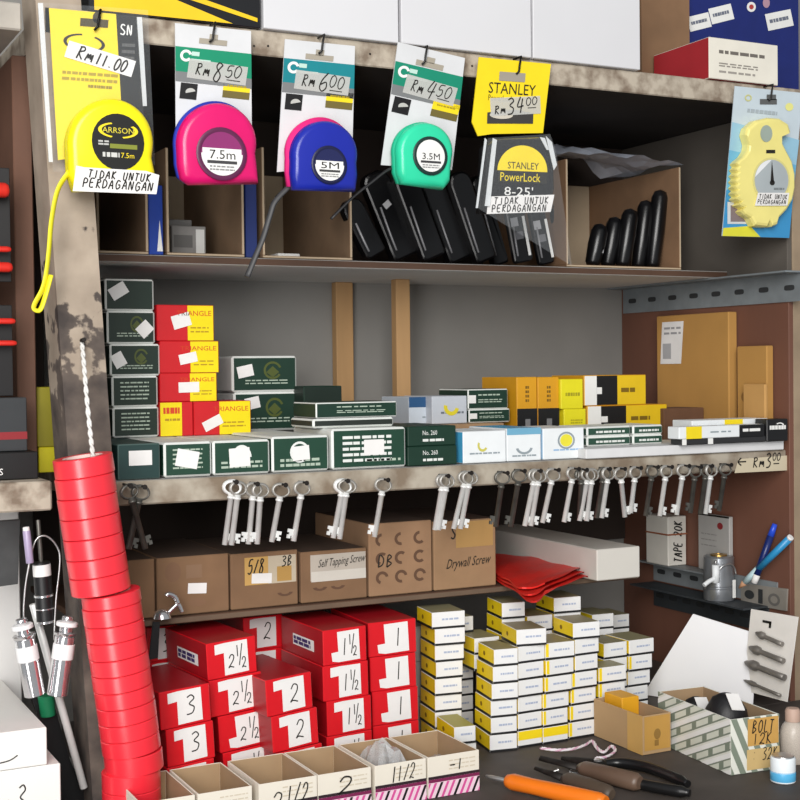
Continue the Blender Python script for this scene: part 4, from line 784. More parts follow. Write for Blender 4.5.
# cylinder lock
p = atx(719, 603, 1.0900); zb = .9064; r = .0185; h = .054
o = empty('cylinder_lock', (1.0900, p.y, zb), 'silver cylinder lock with brass top and white key, on the dark slotted bar', 'lock')
b = MB(); b.lathe([(r*.97, 0), (r, .001), (r, .014), (r*.93, .015), (r*.93, .017), (r, .018), (r, h-.002), (r*.9, h)], mat('lock_silver', '#a9adb2', .3, .7, .25, 40), 36); b.build('barrel', o)
b = MB(); b.lathe([(r*.55, h), (r*.55, h+.0015), (r*.3, h+.0018), (r*.28, h+.0008), (0, h+.0008)], mat('brass', '#c9a25a', .3, .9, .2), 28); b.build('brass_cap', o)
b = MB(); b.tube([(-.02,-.018,h*.85), (-.02,-.018,h*.45)], .0045, PW, 12); b.tube([(-.02,-.018,h*.95), (-.02,-.018,h*.86)], .0018, STEEL, 8); b.tube(smooth_line([(-.021,-.018,h*.55), (-.03,-.018,h*.5), (-.038,-.018,h*.42)]), .0028, PW, 8); b.build('white_key', o)
b = MB(); b.tube(smooth_line([(-.018,-.016,h*.62), (-.012,-.02,h*.8), (.0,-.021,h*.85), (.008,-.0195,h*.74), (.01,-.0195,h*.6)]), .0011, STEEL, 8); b.rect(Fr((.004,-.0195,.004),(1,0,0),(0,0,1),.005,.022), 0, 0, 1, 1, WHITE, .0008); b.build('wire_clip', o)
# pens and the bracket plate
k = MB(); q = [atx(x, y, 1.1095) for x, y in ((741,603),(786,611),(787,589),(741,583))]; k.loft([[(1.1095, v.y, v.z) for v in q], [(1.1118, v.y, v.z) for v in q]], mat('plate_beige', '#a39d94', .55, .3, .2, 40), smooth=False)
f = Fr(q[0], q[1]-q[0], q[3]-q[0], (q[1]-q[0]).length, (q[3]-q[0]).length); k.ell(f, .2, .5, .11, .22, SLOT, .0006); k.rect(f, .4, .15, .5, .85, SLOT, .0006); k.arc(f, .75, .45, .13, .3, .4, gm('#6d6a66'), .0006); upart('bracket_plate', k)
def pen(label, a, t, Xa, Xt, r, segs):
    A, T = atx(*a, Xa), atx(*t, Xt); A.z = max(A.z, .9067+r*1.0); L = (T-A).length; o = empty('pen', A, label, 'pen')
    o.rotation_euler = (T-A).to_track_quat('Z', 'Y').to_euler()
    for nm, z0, z1, r0, r1, m in segs:
        b = MB(); b.tube([(0,0,z0*L), (0,0,z1*L)], [r0*r, r1*r], m, 12); b.build(nm, o)
    return o
LB = gm('#2f8fc4', .35)
pen('light blue pencil leaning on the side panel with its tip down on the bar', (739,588), (791,537), 1.082, 1.100, .0042, (('tip', 0, .12, .25, 1, gm('#b98a68', .7)), ('barrel', .12, .38, 1, 1, gm('#bcd6dc', .4)), ('barrel', .38, .97, 1, 1, LB), ('cap', .97, 1, 1, .9, PAPER)))
pen('dark blue pen standing behind the light blue pencil', (754,583), (775,524), 1.085, 1.102, .0042, (('cap', 0, .14, .9, 1, PAPER), ('barrel', .14, .8, 1, 1, gm('#1a2a66', .3)), ('barrel', .8, 1, 1, .7, gm('#2a4fd0', .3))))
# chrome hook and strap by the tape rolls
o = empty('hanging_chrome_hook', at(162, 618, .035), 'small chrome double hook with a dome on a black strap beside the tape rolls', 'hook')
k = MB(); k.lathe([(0, .0085), (.004, .008), (.007, .0055), (.0082, .002), (.0088, 0), (.003, -.001), (0, -.001)], CHROME, 24); k.build('dome', o)
Pk = PX(.035, o.location); k = MB(); k.tube(smooth_line([Pk.c(*p) for p in ((165,616),(172,609),(178,604),(181,609),(182,612))]), .0021, CHROME, 8); k.tube(smooth_line([Pk.c(*p) for p in ((178,604),(175,597),(169,594),(166,596))]), .0024, CHROME, 8); k.build('hook_arm', o)
k = MB(); Pk = PX(.03, o.location); Pk.slab(k, [(149,660),(158,658),(160,622),(153,622)], .002, BLACK); k.build('strap', o)

# ------------------------------------------------------------------ the neighbouring unit beyond the post
nb = empty('neighbouring_shelf', (.1, 0, 0), 'neighbouring dark wooden shelf beyond the post', 'shelving')
def npart(name, k): return k.build(name, nb, (-.1, 0, 0))
k = MB(); k.box(-.15, .262, 0, .28, 1.0713, 1.0972, WOODP, .0015); npart('shelf_board', k)
zt0 = at(15, 30, 0).z; k = MB(); k.box(-.15, .243, 0, .28, zt0, zt0+.024, mat('pale_board', '#b3aca2', .8, 0, .25, 30, .3), .0015); npart('top_board', k)
k = MB(); k.box(-.15, .30, .20, .215, 1.0975, 1.489, mat('dark_back', '#2a1d17', .85, 0, .3, 14), .001); npart('back_panel', k)
xa, xb = xat(17, .09, 1.2), xat(36, .09, 1.2); k = MB(); k.box(xa, xb, .09, .2, 1.0975, zt0-.001, mat('brown_panel', '#6f4d3c', .75, 0, .3, 14), .001); npart('side_panel', k)
k = MB(); k.box(-.15, .262, .15, .17, .801, 1.071, mat('pale_lower_wall', '#d9d8d6', .8, 0, .08, 8), .001); npart('lower_panel', k)
RH = gm('#d42a20', .4)
for lab, y0, y1, reds in (('black carded tool with three red grips on the neighbouring shelf', 168, 282, ((190,9,13),(249,3.5,14),(267,6,15))), ('black carded tool with two thin red grips on the neighbouring shelf', 305, 396, ((321,3.5,17),(343,3.2,18)))):
    z1, z0 = at(8, y0, .05).z, at(8, y1, .05).z; o = empty('hanging_carded_tool', (.17, .05, z0), lab, 'tool')
    k = MB(); k.box(-.04, xat(13, .05, 1.2)-.17, 0, .002, 0, z1-z0, gm('#141213', .4), .0005); k.build('backing_card', o)
    for yy, hh, xe in reds:
        zz = at(8, yy, .035).z-z0; x = xat(xe, .035, 1.2)-.17; r = hh*1.15/1349; k = MB(); k.tube([(-.04, -.012, zz), (x-.004, -.012, zz), (x-.001, -.012, zz), (x, -.012, zz)], [r, r, r*.8, r*.3], RH, 14, flat=.8); k.build('red_grip', o)
_, zz = cbox('black_box', 'black box with white letters lying on the neighbouring shelf', 'box', -45, 38, 453, .03, 1.0977, .055, gm('#151516', .4), deco=lambda b, f: b.text(f['front'], 'ETS', .40, .18, .57, .42, WHITE))
cbox('dark_box', 'dark flat pack with a red lower edge on top of the black lettered box', 'box', -45, 27, 398, .04, zz+.0005, .045, gm('#3a3c3e', .3), deco=lambda b, f: b.rect(f['front'], 0, .22, 1, .36, gm('#8a1a22')))
_, zz = cbox('yellow_box', 'bright yellow box tucked behind the post on the neighbouring shelf', 'box', 39, 66, 447, .10, 1.0977, .06, gm('#d8cc1e', .45))
cbox('yellow_box', 'dim yellow box stacked upon the one tucked behind the post', 'box', 37, 62, 387, .10, zz+.0003, .06, gm('#8f8618', .5))
# white boxes with handwriting at the bottom
WBX = mat('white_card_box', '#eceae6', .6, 0, .06, 10)
_, zz = cbox('white_box', 'lower white box with black handwriting beyond the tape rolls', 'box', -75, 61, 773, -.06, Z_CNT+.0005, .2, WBX, deco=lambda b, f: (b.scrawl(f['front'], '3', .66, .45, .74, .8, INK, .0012), b.scrawl(f['front'], '/', .56, .3, .6, .6, INK, .001), b.scrawl(f['front'], '4', .70, .2, .76, .42, INK, .001)))
cbox('white_box', 'upper white box with a pen stroke beyond the tape rolls', 'box', -75, 47, 735, -.06, zz+.0005, .2, WBX, deco=lambda b, f: b.ribbon([f['front'].p(.55,.2), f['front'].p(.68,.25), f['front'].p(.75,.36)], (0,-1,0), .001, INK))
# hanging tools by the neighbouring shelf
def axis_tool(name, label, cat, a, t, Y, segs, group=None):
    A, T = at(*a, Y), at(*t, Y); o = empty(name, A, label, cat, group); o.rotation_euler = (T-A).to_track_quat('Z', 'Y').to_euler(); L = (T-A).length; s = 1.13/1349
    for nm, z0, z1, r0, r1, m in segs:
        b = MB(); b.lathe([(r0*s*.9, z0*L), (r0*s, z0*L+.0006), (r1*s, z1*L-.0006), (r1*s*.9, z1*L)], m, 24); b.build(nm, o)
    return o
TAPE = gm('#f0f0f0', .6)
for lab, a, t in (('bright chrome cylinder tool with white tape, farther from the post', (21,619), (35,696)), ('bright chrome cylinder tool with white tape, nearer the post', (68,616), (57,696))):
    axis_tool('hanging_chrome_tool', lab, 'tool', a, t, -.02, (('neck', 0, .07, 6, 6, CHROME), ('collar', .07, .13, 11, 11, TAPE), ('neck', .13, .2, 7, 7, CHROME), ('collar', .2, .25, 12, 11, CHROME), ('barrel', .25, .99, 10.5, 10.5, CHROME), ('tape_band', .34, .54, 11.2, 11.2, TAPE)), 'chrome cylinder tools beyond the post')
axis_tool('hanging_grip', 'black ribbed grip with a white sticker and silver rings hanging beyond the post', 'tool', (38,520), (46,624), -.0, (('rod', 0, .4, 2.2, 2.2, DSTEEL), ('grip', .4, .99, 9, 9.5, BLACK), ('white_sticker', .42, .54, 9.4, 9.4, PAPER), ('ring', .71, .74, 10, 10, CHROME), ('ring', .84, .86, 10, 10, CHROME), ('ring', .96, .99, 10.2, 10.2, CHROME)))
axis_tool('hanging_pen_torch', 'slim pale purple pen hanging above the black grip', 'pen', (26,527), (30,563), -.012, (('barrel', .1, 1, 4, 4, gm('#a79ab8', .3)), ('cap', 0, .12, 3.4, 3.6, PAPER)))
axis_tool('hanging_steel_tube', 'long thin steel tube slanting down beside the tape rolls', 'tube', (33,604), (84,788), .012, (('tube', 0, 1, 4.2, 4.2, KB),))
axis_tool('hanging_green_cap', 'round green cap between the chrome tools and the black strap', 'cap', (46,695), (48,716), .03, (('cap', 0, 1, 9, 8, gm('#1f8a5c', .4)),))
k = MB(); Pk = PX(.035, (0,0,0)); Pk.slab(k, [(64,806),(92,806),(70,760),(52,697),(31,697),(42,728)], .006, BLACK); tag(k.build('hanging_strap'), 'broad black strap hanging behind the steel tube beyond the post', 'strap')
k = MB(); Pk = PX(.06, (0,0,0)); Pk.slab(k, [(-10,588),(18,584),(20,520),(-10,522)], .01, mat('grey_sleeve', '#4a4b4c', .5, 0, .5, 30)); tag(k.build('hanging_sleeve'), 'dark grey plastic sleeve hanging below the neighbouring shelf', 'sleeve')
k = MB(); Pk = PX(-.005, (0,0,0)); q = smooth_line([Pk.c(*p) for p in ((30,640),(24,620),(25,590),(30,560),(36,540),(46,536),(56,545),(60,560),(56,600),(54,640))]); k.tube(q, .0008, STEEL, 6); tag(k.build('hanging_wire'), 'thin looped steel wire around the black grip', 'wire')
# ------------------------------------------------------------------ bench: red boxes, yellow and white boxes, bins
ZC = Z_CNT+.0005
def clip(poly):
    for ax, lim, sg in ((0,0,1),(0,1,-1),(1,0,1),(1,1,-1)):
        out = []
        for i in range(len(poly)):
            p, q = poly[i-1], poly[i]; a, b = (p[ax]-lim)*sg, (q[ax]-lim)*sg
            if (a >= 0) != (b >= 0): t = a/(a-b); out.append((p[0]+(q[0]-p[0])*t, p[1]+(q[1]-p[1])*t))
            if b >= 0: out.append(q)
        poly = out
        if not poly: return []
    return poly
def cpol(mb, F, pts, m, off=.0003):
    p = clip(pts)
    if len(p) > 2: mb.pol(F, p, m, off)
def number(k, F, s, off=.0007):
    if s in ('3', '2'): k.scrawl(F, s, .48, .28, .72, .78, INK, .0012, off, .1)
    elif s == '1': k.scrawl(F, '1', .5, .25, .72, .8, INK, .0012, off, .1)
    elif s == '1h': k.scrawl(F, '1', .42, .25, .56, .75, INK, .0011, off, .1); half(k, F, .56, .2, .78, .82, off)
    elif s == '2h': k.scrawl(F, '2', .4, .22, .56, .58, INK, .0011, off, .1); half(k, F, .56, .2, .8, .85, off)
def half(k, F, a, b, a1, b1, off):
    w = a1-a; h = b1-b; k.scrawl(F, '1', a, b+h*.5, a+w*.45, b1, INK, .001, off, 0); k.scrawl(F, '/', a+w*.2, b+h*.1, a+w*.8, b1, INK, .001, off, 0); k.scrawl(F, '2', a+w*.5, b, a1, b+h*.45, INK, .001, off, 0)
def red_box(label, px0, px1, Y, zb, num, low, grp, rot=0., d=.10, h=.0345, side=False, tilt=0.):
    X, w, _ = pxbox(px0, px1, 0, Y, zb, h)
    b = MB(); b.box(-w/2, w/2, 0, d, 0, h, RED, .0007, left=DRED, top=DRED); f = faces(w, d, h); F = f['front']
    if side: b.rect(f['left'], .3, .3, .8, .62, WHITE, .0004); b.dashes(f['left'], .32, .34, .72, .58, 2, gm('#3a2a66'), .8, .0006)
    o = b.build('red_screw_box', None, (X, Y, zb+abs(tilt)*w/2), (0, tilt, math.radians(rot))); tag(o, label, 'screw box', grp)
    k = MB()
    if low: q = [(.22,.12),(.8,.12),(.8,.93),(.36,.93),(.36,.36),(.2,.36)]; q = [(.34,.06),(.84,.08),(.82,.94),(.32,.92),(.34,.36),(.18,.34),(.2,.1)]
    else: q = [(.34,.06),(.83,.08),(.82,.95),(.36,.95),(.16,.93),(.16,.66),(.34,.68)]
    k.pol(F, q, PAPER, .0005); number(k, F, num); k.build('paper_label', o)
    return zb+h+.0002
cols = [('column marked three by the tape rolls', 3, '3', -.024, 5, [(168,217),(167,216),(160,212)], False),
        ('two and a half column', 4, '2h', -.003, 5, [(224,275),(219,271),(210,264),(207,258)], True),
        ('low column marked two', 3, '2', -.027, 6, [(278,325),(272,320),(266,314)], False),
        ('one and a half column', 4, '1h', -.001, 2, [(327,373),(327,372),(323,369),(323,367)], True),
        ('column marked one', 4, '1', .0105, -2, [(374,419),(373,418),(371,416),(369,416)], False)]
for nm, n, num, Y, rot, px, side in cols:
    z = ZC
    for i in range(n):
        low = num in ('1',) or (num == '1h' and i == 3) or (num == '2h' and i == 1)
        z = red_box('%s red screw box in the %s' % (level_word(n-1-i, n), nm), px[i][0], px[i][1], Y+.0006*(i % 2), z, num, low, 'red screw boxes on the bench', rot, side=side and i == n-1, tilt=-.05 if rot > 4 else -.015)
for nm, num, Y, px in (('back column marked three behind the tape rolls', '3', .102, (147,178)), ('back column marked two', '2', .104, (243,283))):
    k = MB(); X, w, _ = pxbox(px[0], px[1], 0, Y, ZC, .0692); k.box(-w/2, w/2, 0, .1, 0, .0692, CARDB, .001); tag(k.build('cardboard_carton', None, (X, Y, ZC)), 'brown carton carrying the %s' % nm, 'box')
    z = ZC+.0694
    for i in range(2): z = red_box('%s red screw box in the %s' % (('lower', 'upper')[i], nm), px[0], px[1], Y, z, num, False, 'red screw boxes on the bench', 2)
# ---- yellow and white boxes
YW = gm('#e9e9e8', .55); YS = gm('#f6d81c', .45); YTOP = mat('box_top', '#97906f', .5, 0, .12, 10); BL_ = gm('#1a1a1c', .5); TX = gm('#a9b4cc', .6)
def ybox(label, px0, px1, Y, zb, grp, rot=0., strip=False, ylow=False, d=.045, h=.0172, top=None):
    X, w, _ = pxbox(px0, px1, 0, Y, zb, h); b = MB()
    b.box(-w/2, w/2, 0, d, 0, h, YW, .0005, left=YS, right=YS, top=top or YTOP, edge=YW); f = faces(w, d, h); F = f['front']
    b.rect(F, 0, 0, 1, .13, BL_, .0002); b.rect(f['left'], 0, 0, 1, .16, BL_, .0002); b.dashes(F, .3, .48, .82, .64, 1, TX, .7); b.ell(f['left'], .4, .52, .06, .14, gm('#8a6c14'), .0003)
    if strip: b.rect(F, .01, .17, .11, .98, YS, .0003)
    if ylow: b.rect(F, .01, .45, .99, .98, YS, .0004)
    o = b.build('white_yellow_box', None, (X, Y, zb), (0, 0, math.radians(rot))); tag(o, label, 'screw box', grp); return zb+h+.0002
YG = 'white and yellow screw boxes stacked on the bench'
def ycol(nm, px, Y, z=None, rot=0., rots=None, strips=(), ylows=(), d=.045):
    z = z or ZC; n = len(px)
    for i, (a, b) in enumerate(px):
        z = ybox('%s white-yellow box in the %s' % (level_word(n-1-i, n), nm), a, b, Y+.0008*((i*7) % 3), z, YG, (rots or {}).get(i, rot+((i*5) % 3-1)*.7), i in strips, i in ylows, d)
    return z
ycol('column beside the grey boxes', [(436,461),(436,461),(436,461),(436,461),(437,462),(436,463),(436,464),(433,464)], .026, rot=-8)
ycol('half-hidden column left of the big stack', [(449,473)]*7, .076, rot=-2)
ycol('big stack, first column showing yellow sides', [(491,516),(492,516),(492,516),(493,517),(494,517),(495,517)], -.022, rot=-9)
ycol('second column of the big stack', [(518,542),(518,542),(518,542),(518,543),(518,544),(518,545),(518,545)], -.02, rot=1, rots={6: -11}, ylows=(0,))
ycol('third column of the big stack', [(543,568),(543,568),(543,569),(545,572),(546,574),(546,574)], -.021, rot=1, rots={5: -4}, strips=(1,2,3,4,5), ylows=(0,))
ycol('fourth column of the big stack', [(569,596),(570,596),(571,596),(572,597),(575,598),(575,599),(574,599)], -.018, rot=1, rots={6: -6}, strips=(0,1,2,3))
ycol('low column behind the tan box', [(598,622),(598,623),(599,625),(599,626)], -.012, rot=0, d=.03, strips=(2,3))
ycol('big stack column by the side panel', [(627,648),(627,648),(628,650),(629,652),(629,654)], .0200, rot=0, strips=(3,))
ycol('column between the low one and the side panel', [(604,627)]*5, .0195, rot=0)
xa = xat(490, .038, .82); xb = xat(590, .038, .82)
k = MB(); k.box(0, xb-xa, 0, .03, 0, .0692, CARD, .001); tag(k.build('cardboard_carton', None, (xa, .038, ZC)), 'brown carton hidden behind the big stack carrying its back boxes', 'box')
zb = ZC+.0694
ycol('low back column behind the first columns', [(475,499)]*2, .041, zb, -4)
ycol('back column left of the red sheets', [(503,524)]*4, .04, zb, -9)
ycol('back column between the two tall ones', [(528,552)]*3, .04, zb, -4)
ycol('back column under the red sheets', [(555,580)]*4, .039, zb, -6)
ycol('back column right of the red sheets', [(593,613)]*6, .09, ZC, -5)
ycol('farthest back column against the panel side', [(613,629)]*5, .155, ZC, -3)
z = ZC
for i in range(3):
    _, z = cbox('grey_box', ('lowest', 'middle', 'topmost')[i]+' plain grey box beside the red column marked one', 'screw box', 404, 428, 0, .085, z, .05, gm('#8f8d88', .6), h=.038, group='plain grey boxes', top=gm('#8a8980', .6)); z += .0002
z = ybox('lower olive-topped box behind the bin row, under the single tilted one', 455, 476, -.032, ZC, 'olive topped boxes', -4, d=.048, top=gm('#a9a24e', .5)); ybox('upper olive-topped box lying behind the last bin', 455, 475, -.033, z, 'olive topped boxes', -8, d=.05, top=gm('#a9a24e', .5))
# ---- open bins along the front
BINW = mat('bin_white_card', '#e4ddcf', .7, 0, .08, 14); PINK = gm('#d6539a', .5); MAG = gm('#7a1f4e', .5)
bins = [(140,195,'','frontmost white bin peeking out beside the tape rolls'), (198,252,'2','white open bin marked two nearest the tape rolls'), (259,317,'2h','white open bin marked two and a half'), (318,371,'2','white open bin marked two holding a clear bag'), (375,426,'1h','white open bin marked one and a half full of clear bags'), (428,479,'1','white open bin marked one ending the bin row')]
for i, (a, b_, num, lab) in enumerate(bins):
    Y = -.12; zt = .838; h = zt-ZC; x0, x1 = xat(a, Y, zt), xat(b_, Y, zt); w = x1-x0; X = (x0+x1)/2; t = .0013; d = .080
    o = empty('open_bin', (X, Y, ZC), lab, 'bin', 'white open bins along the bench front')
    k = MB(); k.box(-w/2, w/2, 0, t, 0, h, BINW, .0003, back=CARD_IN); F = Fr((-w/2, 0, 0), (1,0,0), (0,0,1), w, h)
    b0 = .5
    k.rect(F, 0, b0-.05, 1, b0+.02, gm('#2a1a22'), .0003); k.rect(F, 0, 0, 1, b0-.05, gm('#eccfdc', .6), .0003); k.rect(F, 0, b0-.13, 1, b0-.05, MAG, .0004)
    for j in range(-2, 12): cpol(k, F, [(x, y*(b0-.14)) for x, y in ((j*.12, 0), (j*.12+.05, 0), (j*.12+.17, 1), (j*.12+.12, 1))], (PINK, BLACK, PINK)[j % 3], .0005)
    k.dashes(F, .4, .6, .92, .9, 3, gm('#cfc4b0'), .3); k.build('front_panel', o)
    for s in (-1, 1):
        k = MB(); x = s*w/2; k.box(min(x, x-s*t), max(x, x-s*t), t, d, 0, h, BINW, .0003, **({'right': CARD_IN} if s < 0 else {'left': CARD_IN})); k.build('side_panel', o)
    k = MB(); k.box(-w/2+t, w/2-t, d-t, d, 0, h, BINW, .0003, front=CARD_IN); k.build('back_panel', o)
    k = MB(); k.box(-w/2+t, w/2-t, t, d-t, 0, t, CARD_IN, .0003); k.build('bottom_panel', o)
    if num:
        k = MB(); G = Fr((-w/2, 0, h*.5), (1,0,0), (0,0,1), w, h*.5)
        if num == '1h': k.scrawl(G, '1', .3, .1, .42, .9, INK, .0012, .0008); k.scrawl(G, '1/2', .42, .15, .78, .9, INK, .001, .0008)
        elif num == '2h': k.scrawl(G, '2', .2, -.3, .42, .5, INK, .0012, .0008); k.scrawl(G, '1/2', .45, -.1, .85, .8, INK, .0012, .0008)
        elif num == '2': k.scrawl(G, '2', .32, -.1 if i == 3 else -.7, .68, .72 if i == 3 else .25, INK, .0015, .0008)
        else: k.scrawl(G, '-1', .4, .2, .68, .75, INK, .0012, .0008)
        k.build('pen_mark', o)
    if i >= 2:
        BAG = clear_mat('clear_bag', .4, '#dfe3e6', .15); random.seed(20+i); nx, ny = 9, 9; g = []
        full = {2: .012, 3: .016, 4: .040, 5: .022}[i]
        for r in range(ny):
            for c in range(nx):
                u, v = c/(nx-1)-.5, r/(ny-1)-.5; e = max(abs(u), abs(v))*2
                g.append((u*w*.86, d*.5+v*d*.84, .003+full*(1-e**3)*(.85+.3*random.random())))
        fs = [(r*nx+c, r*nx+c+1, (r+1)*nx+c+1, (r+1)*nx+c) for r in range(ny-1) for c in range(nx-1)]
        k = MB(); k.raw(g, fs, BAG, False); bo = k.build('plastic_bag', None, (X, Y, ZC)); tag(bo, 'crumpled clear bag in the %s' % lab.replace(' holding a clear bag', '').replace(' full of clear bags', ''), 'bag', 'clear bags in the bins')
        k = MB()
        for s in range(14):
            x, y = random.uniform(-.33, .33)*w, d*.5+random.uniform(-.33, .33)*d; zz = .004+full*.55*random.random(); an = random.uniform(0, 6.28); q = Vector((math.cos(an), math.sin(an), random.uniform(-.3, .3)))*.006; c0 = Vector((x, y, zz+.002)); k.tube([c0-q, c0+q*.8, c0+q*.81, c0+q], [.0005, .0011, .0024, .0024], STEEL, 7)
        so = k.build('screws', bo); so['kind'] = 'stuff'
random.seed(5)
# ---- tan open box, printed box
def tray(name, label, x0, x1, y0, y1, h, m, mi, deco=None, t=.0014, rot=0.):
    w, d = x1-x0, y1-y0; o = empty(name, (x0, y0, ZC), label, 'box', None, (0, 0, math.radians(rot)))
    k = MB(); k.box(0, w, 0, t, 0, h, m, .0004, back=mi)
    if deco: deco(k, Fr((0,0,0), (1,0,0), (0,0,1), w, h), 'front')
    k.build('front_panel', o)
    k = MB(); k.box(0, t, t, d, 0, h, m, .0004, right=mi)
    if deco: deco(k, Fr((0,d,0), (0,-1,0), (0,0,1), d, h), 'left')
    k.build('side_panel', o)
    k = MB(); k.box(w-t, w, t, d, 0, h, m, .0004, left=mi); k.build('side_panel', o)
    k = MB(); k.box(t, w-t, d-t, d, 0, h, m, .0004, front=mi); k.build('back_panel', o)
    k = MB(); k.box(t, w-t, t, d-t, 0, t, mi, .0003); k.build('bottom_panel', o)
    return o
TAN = mat('tan_card', '#b09068', .8, 0, .12, 12, .05)
def tand(k, F, side):
    if side == 'left': k.rect(F, .7, 0, 1, 1, gm('#c79e5a', .6), .0004)
    else: k.rect(F, .05, .1, .95, .97, gm('#b98d44', .55), .0004); k.ell(F, .5, .5, .12, .14, gm('#8d6a30'), .0006); k.rect(F, .4, .2, .55, .35, gm('#8d6a30'), .0006)
tray('tan_box', 'small open tan box with shiny tape on the bench before the big stack', .8247, .860, -.1034, -.0182, .0395, TAN, CARD_IN, tand)
k = MB(); k.box(0, .022, 0, .032, 0, .044, gm('#e0a21e', .5), .0008); tag(k.build('orange_box', None, (.8362, -.053, ZC+.0018)), 'orange-yellow small box standing inside the open tan box', 'box')
PG = gm('#7d8778', .6); PC = gm('#d3d6c8', .6)
def lattice(k, F, side):
    if side == 'left':
        s = .30                                   # bands rise towards the front
        for j in range(-3, 6):
            y = j*.30-.3; sl = 1.05
            cpol(k, F, [(0,y),(1,y+sl),(1,y+sl+.17),(0,y+.17)], PG, .0003); cpol(k, F, [(0,y+.17),(1,y+sl+.17),(1,y+sl+.26),(0,y+.26)], WHITE, .0003)
            for c in range(5):
                a = c*.22+.03+(j % 2)*.08; b = a+.16; cpol(k, F, [(a,y+sl*a+.03),(b,y+sl*b+.03),(b,y+sl*b+.14),(a,y+sl*a+.14)], PC, .0005)
    else:
        for j in range(-3, 8):
            x = j*.24; cpol(k, F, [(x,1),(x+.12,1),(x+.55,0),(x+.43,0)], PG, .0003)
        k.rect(F, .34, .48, .98, .97, gm('#c79a52', .55), .0006); k.rect(F, .32, .05, 1, .42, gm('#cdb078', .55), .0006)
        k.scrawl(F, 'BOLT', .42, .7, .9, .92, INK, .0012, .0009); k.scrawl(F, '12K', .42, .5, .85, .7, INK, .0011, .0009); k.scrawl(F, ': 32K', .42, .2, .95, .42, INK, .001, .0009)
tray('printed_box', 'open box printed with grey and white lattice bands and taped handwriting', .857, .913, -.198, -.072, .0535, gm('#dfe0d6', .65), CARD_IN, lattice, rot=-5)
for lab, x, y, s in (('rounded black rubber piece with a white tag at the rear of the printed box', .893, -.103, .8), ('rounded black rubber piece with a white tag at the front of the printed box', .888, -.155, 1.05)):
    o = empty('rubber_piece', (x, y, ZC+.002), lab, 'rubber part', 'black rubber pieces in the printed box'); k = MB(); R = .0215*s
    k.lathe([(R*.75, 0), (R, .008), (R, .034), (R*.9, .046*s), (R*.6, .057*s), (R*.25, .061*s), (0, .061*s)], mat('black_rubber', '#17171a', .5, 0, .4, 90, .4), 22); k.build('body', o)
    k = MB(); k.loft([[(-.008, -R*.8, .05*s), (.007, -R*.86, .048*s), (.007, -R*.45, .061*s), (-.008, -R*.4, .063*s)], [(-.008, -R*.8, .051*s), (.007, -R*.86, .049*s), (.007, -R*.45, .062*s), (-.008, -R*.4, .064*s)]], PAPER, smooth=False); k.build('white_tag', o)
# ---- white sheet and bit card by the side panel
PA = atx(752, 640, 1.05); PN = Vector((-.86, -.5, .07)).normalized()
def onplane(px, py): d = ray(px, py); return CAM + d*((PA-CAM).dot(PN)/d.dot(PN))
pts = [onplane(643, 704), onplane(752, 722), onplane(757, 634), onplane(693, 614)]
for p in pts[:2]: p.z = max(p.z, ZC+.0003)
k = MB(); n = Vector((.0012, 0, 0)); k.loft([[p for p in pts], [p+n for p in pts]], mat('white_sheet', '#f2f2f5', .55, 0, .04, 8), smooth=False)
tag(k.build('white_board'), 'plain white sheet leaning on the side panel behind the printed box', 'sheet')
q = [atx(743, 690, 1.046), atx(787, 702, 1.046), atx(798, 617, 1.046), atx(751, 609, 1.046)]
o = empty('carded_router_bits', q[3], 'white card with four grey cutter bits hooked on the side panel', 'tool card'); q = [p-q[3] for p in q]
k = MB(); nn = Vector((.001, 0, 0)); k.loft([[p for p in q], [p+nn for p in q]], gm('#f3efe9', .55), smooth=False); k.build('backing_card', o)
F = Fr(q[0], q[1]-q[0], q[3]-q[0], (q[1]-q[0]).length, (q[3]-q[0]).length)
k = MB(); k.rect(F, .3, .87, .5, .9, INK, .0008); k.rect(F, .45, .82, .5, .9, INK, .0008); k.build('hook_slot', o)
IRON = mat('grey_iron', '#8c8781', .4, .45, .3, 60)
for y, r, L, a0 in ((.72, 1., .62, .22), (.53, 1.2, .8, .1), (.34, 1.35, .92, .04), (.12, .7, .85, .06)):
    A = F.p(a0, y+.02, .0045); B = F.p(min(a0+L, .97), y-.05, .0045); f_ = lambda t: A.lerp(B, t)
    k = MB(); s = .0032*r; k.tube([f_(0), f_(.06), f_(.1), f_(.2), f_(.3), f_(.34), f_(.36), f_(.8), f_(1)], [s*.2, s*.7, s*.8, s*1.35, s*1.3, s*.9, s*.75, s*.8, s*.85], IRON, 14); k.build('cutter_bit', o)
# ---- can, bottle, tools, string
p = atz(783, 781, ZC); r = .0117; h = .0235; o = empty('paint_can', p, 'tiny white can with a light blue band standing before the printed box', 'can')
k = MB(); k.lathe([(r*.94, 0), (r, .0008), (r, h*.42, gm('#59b3e2', .35)), (r, h*.44), (r, h*.93), (r*.96, h*.97), (r*.9, h)], gm('#e9f0f4', .35), 32); k.mats; k.build('body', o)
k = MB(); k.lathe([(r*1.001, .0016), (r*1.012, .0018), (r*1.012, h*.40), (r*1.001, h*.41)], gm('#59b3e2', .35), 32); k.build('blue_band', o)
k = MB(); k.lathe([(r*.88, h), (r*.86, h+.0012), (r*.6, h+.0016), (0, h+.0012)], STEEL, 28); k.build('lid', o)
p = atz(793, 762, ZC); o = empty('plastic_bottle', p, 'small cloudy plastic bottle with a beige cap beside the post, behind the can', 'bottle')
k = MB(); k.lathe([(.011, 0), (.0125, .002), (.0125, .03), (.010, .037), (.006, .041)], clear_mat('cloudy_plastic', .75, '#cfc4b8', .3), 24); k.build('body', o); k = MB(); k.lathe([(.0075, .041), (.0075, .051), (.006, .0535), (0, .054)], gm('#b99c8c', .6), 20); k.build('cap', o)
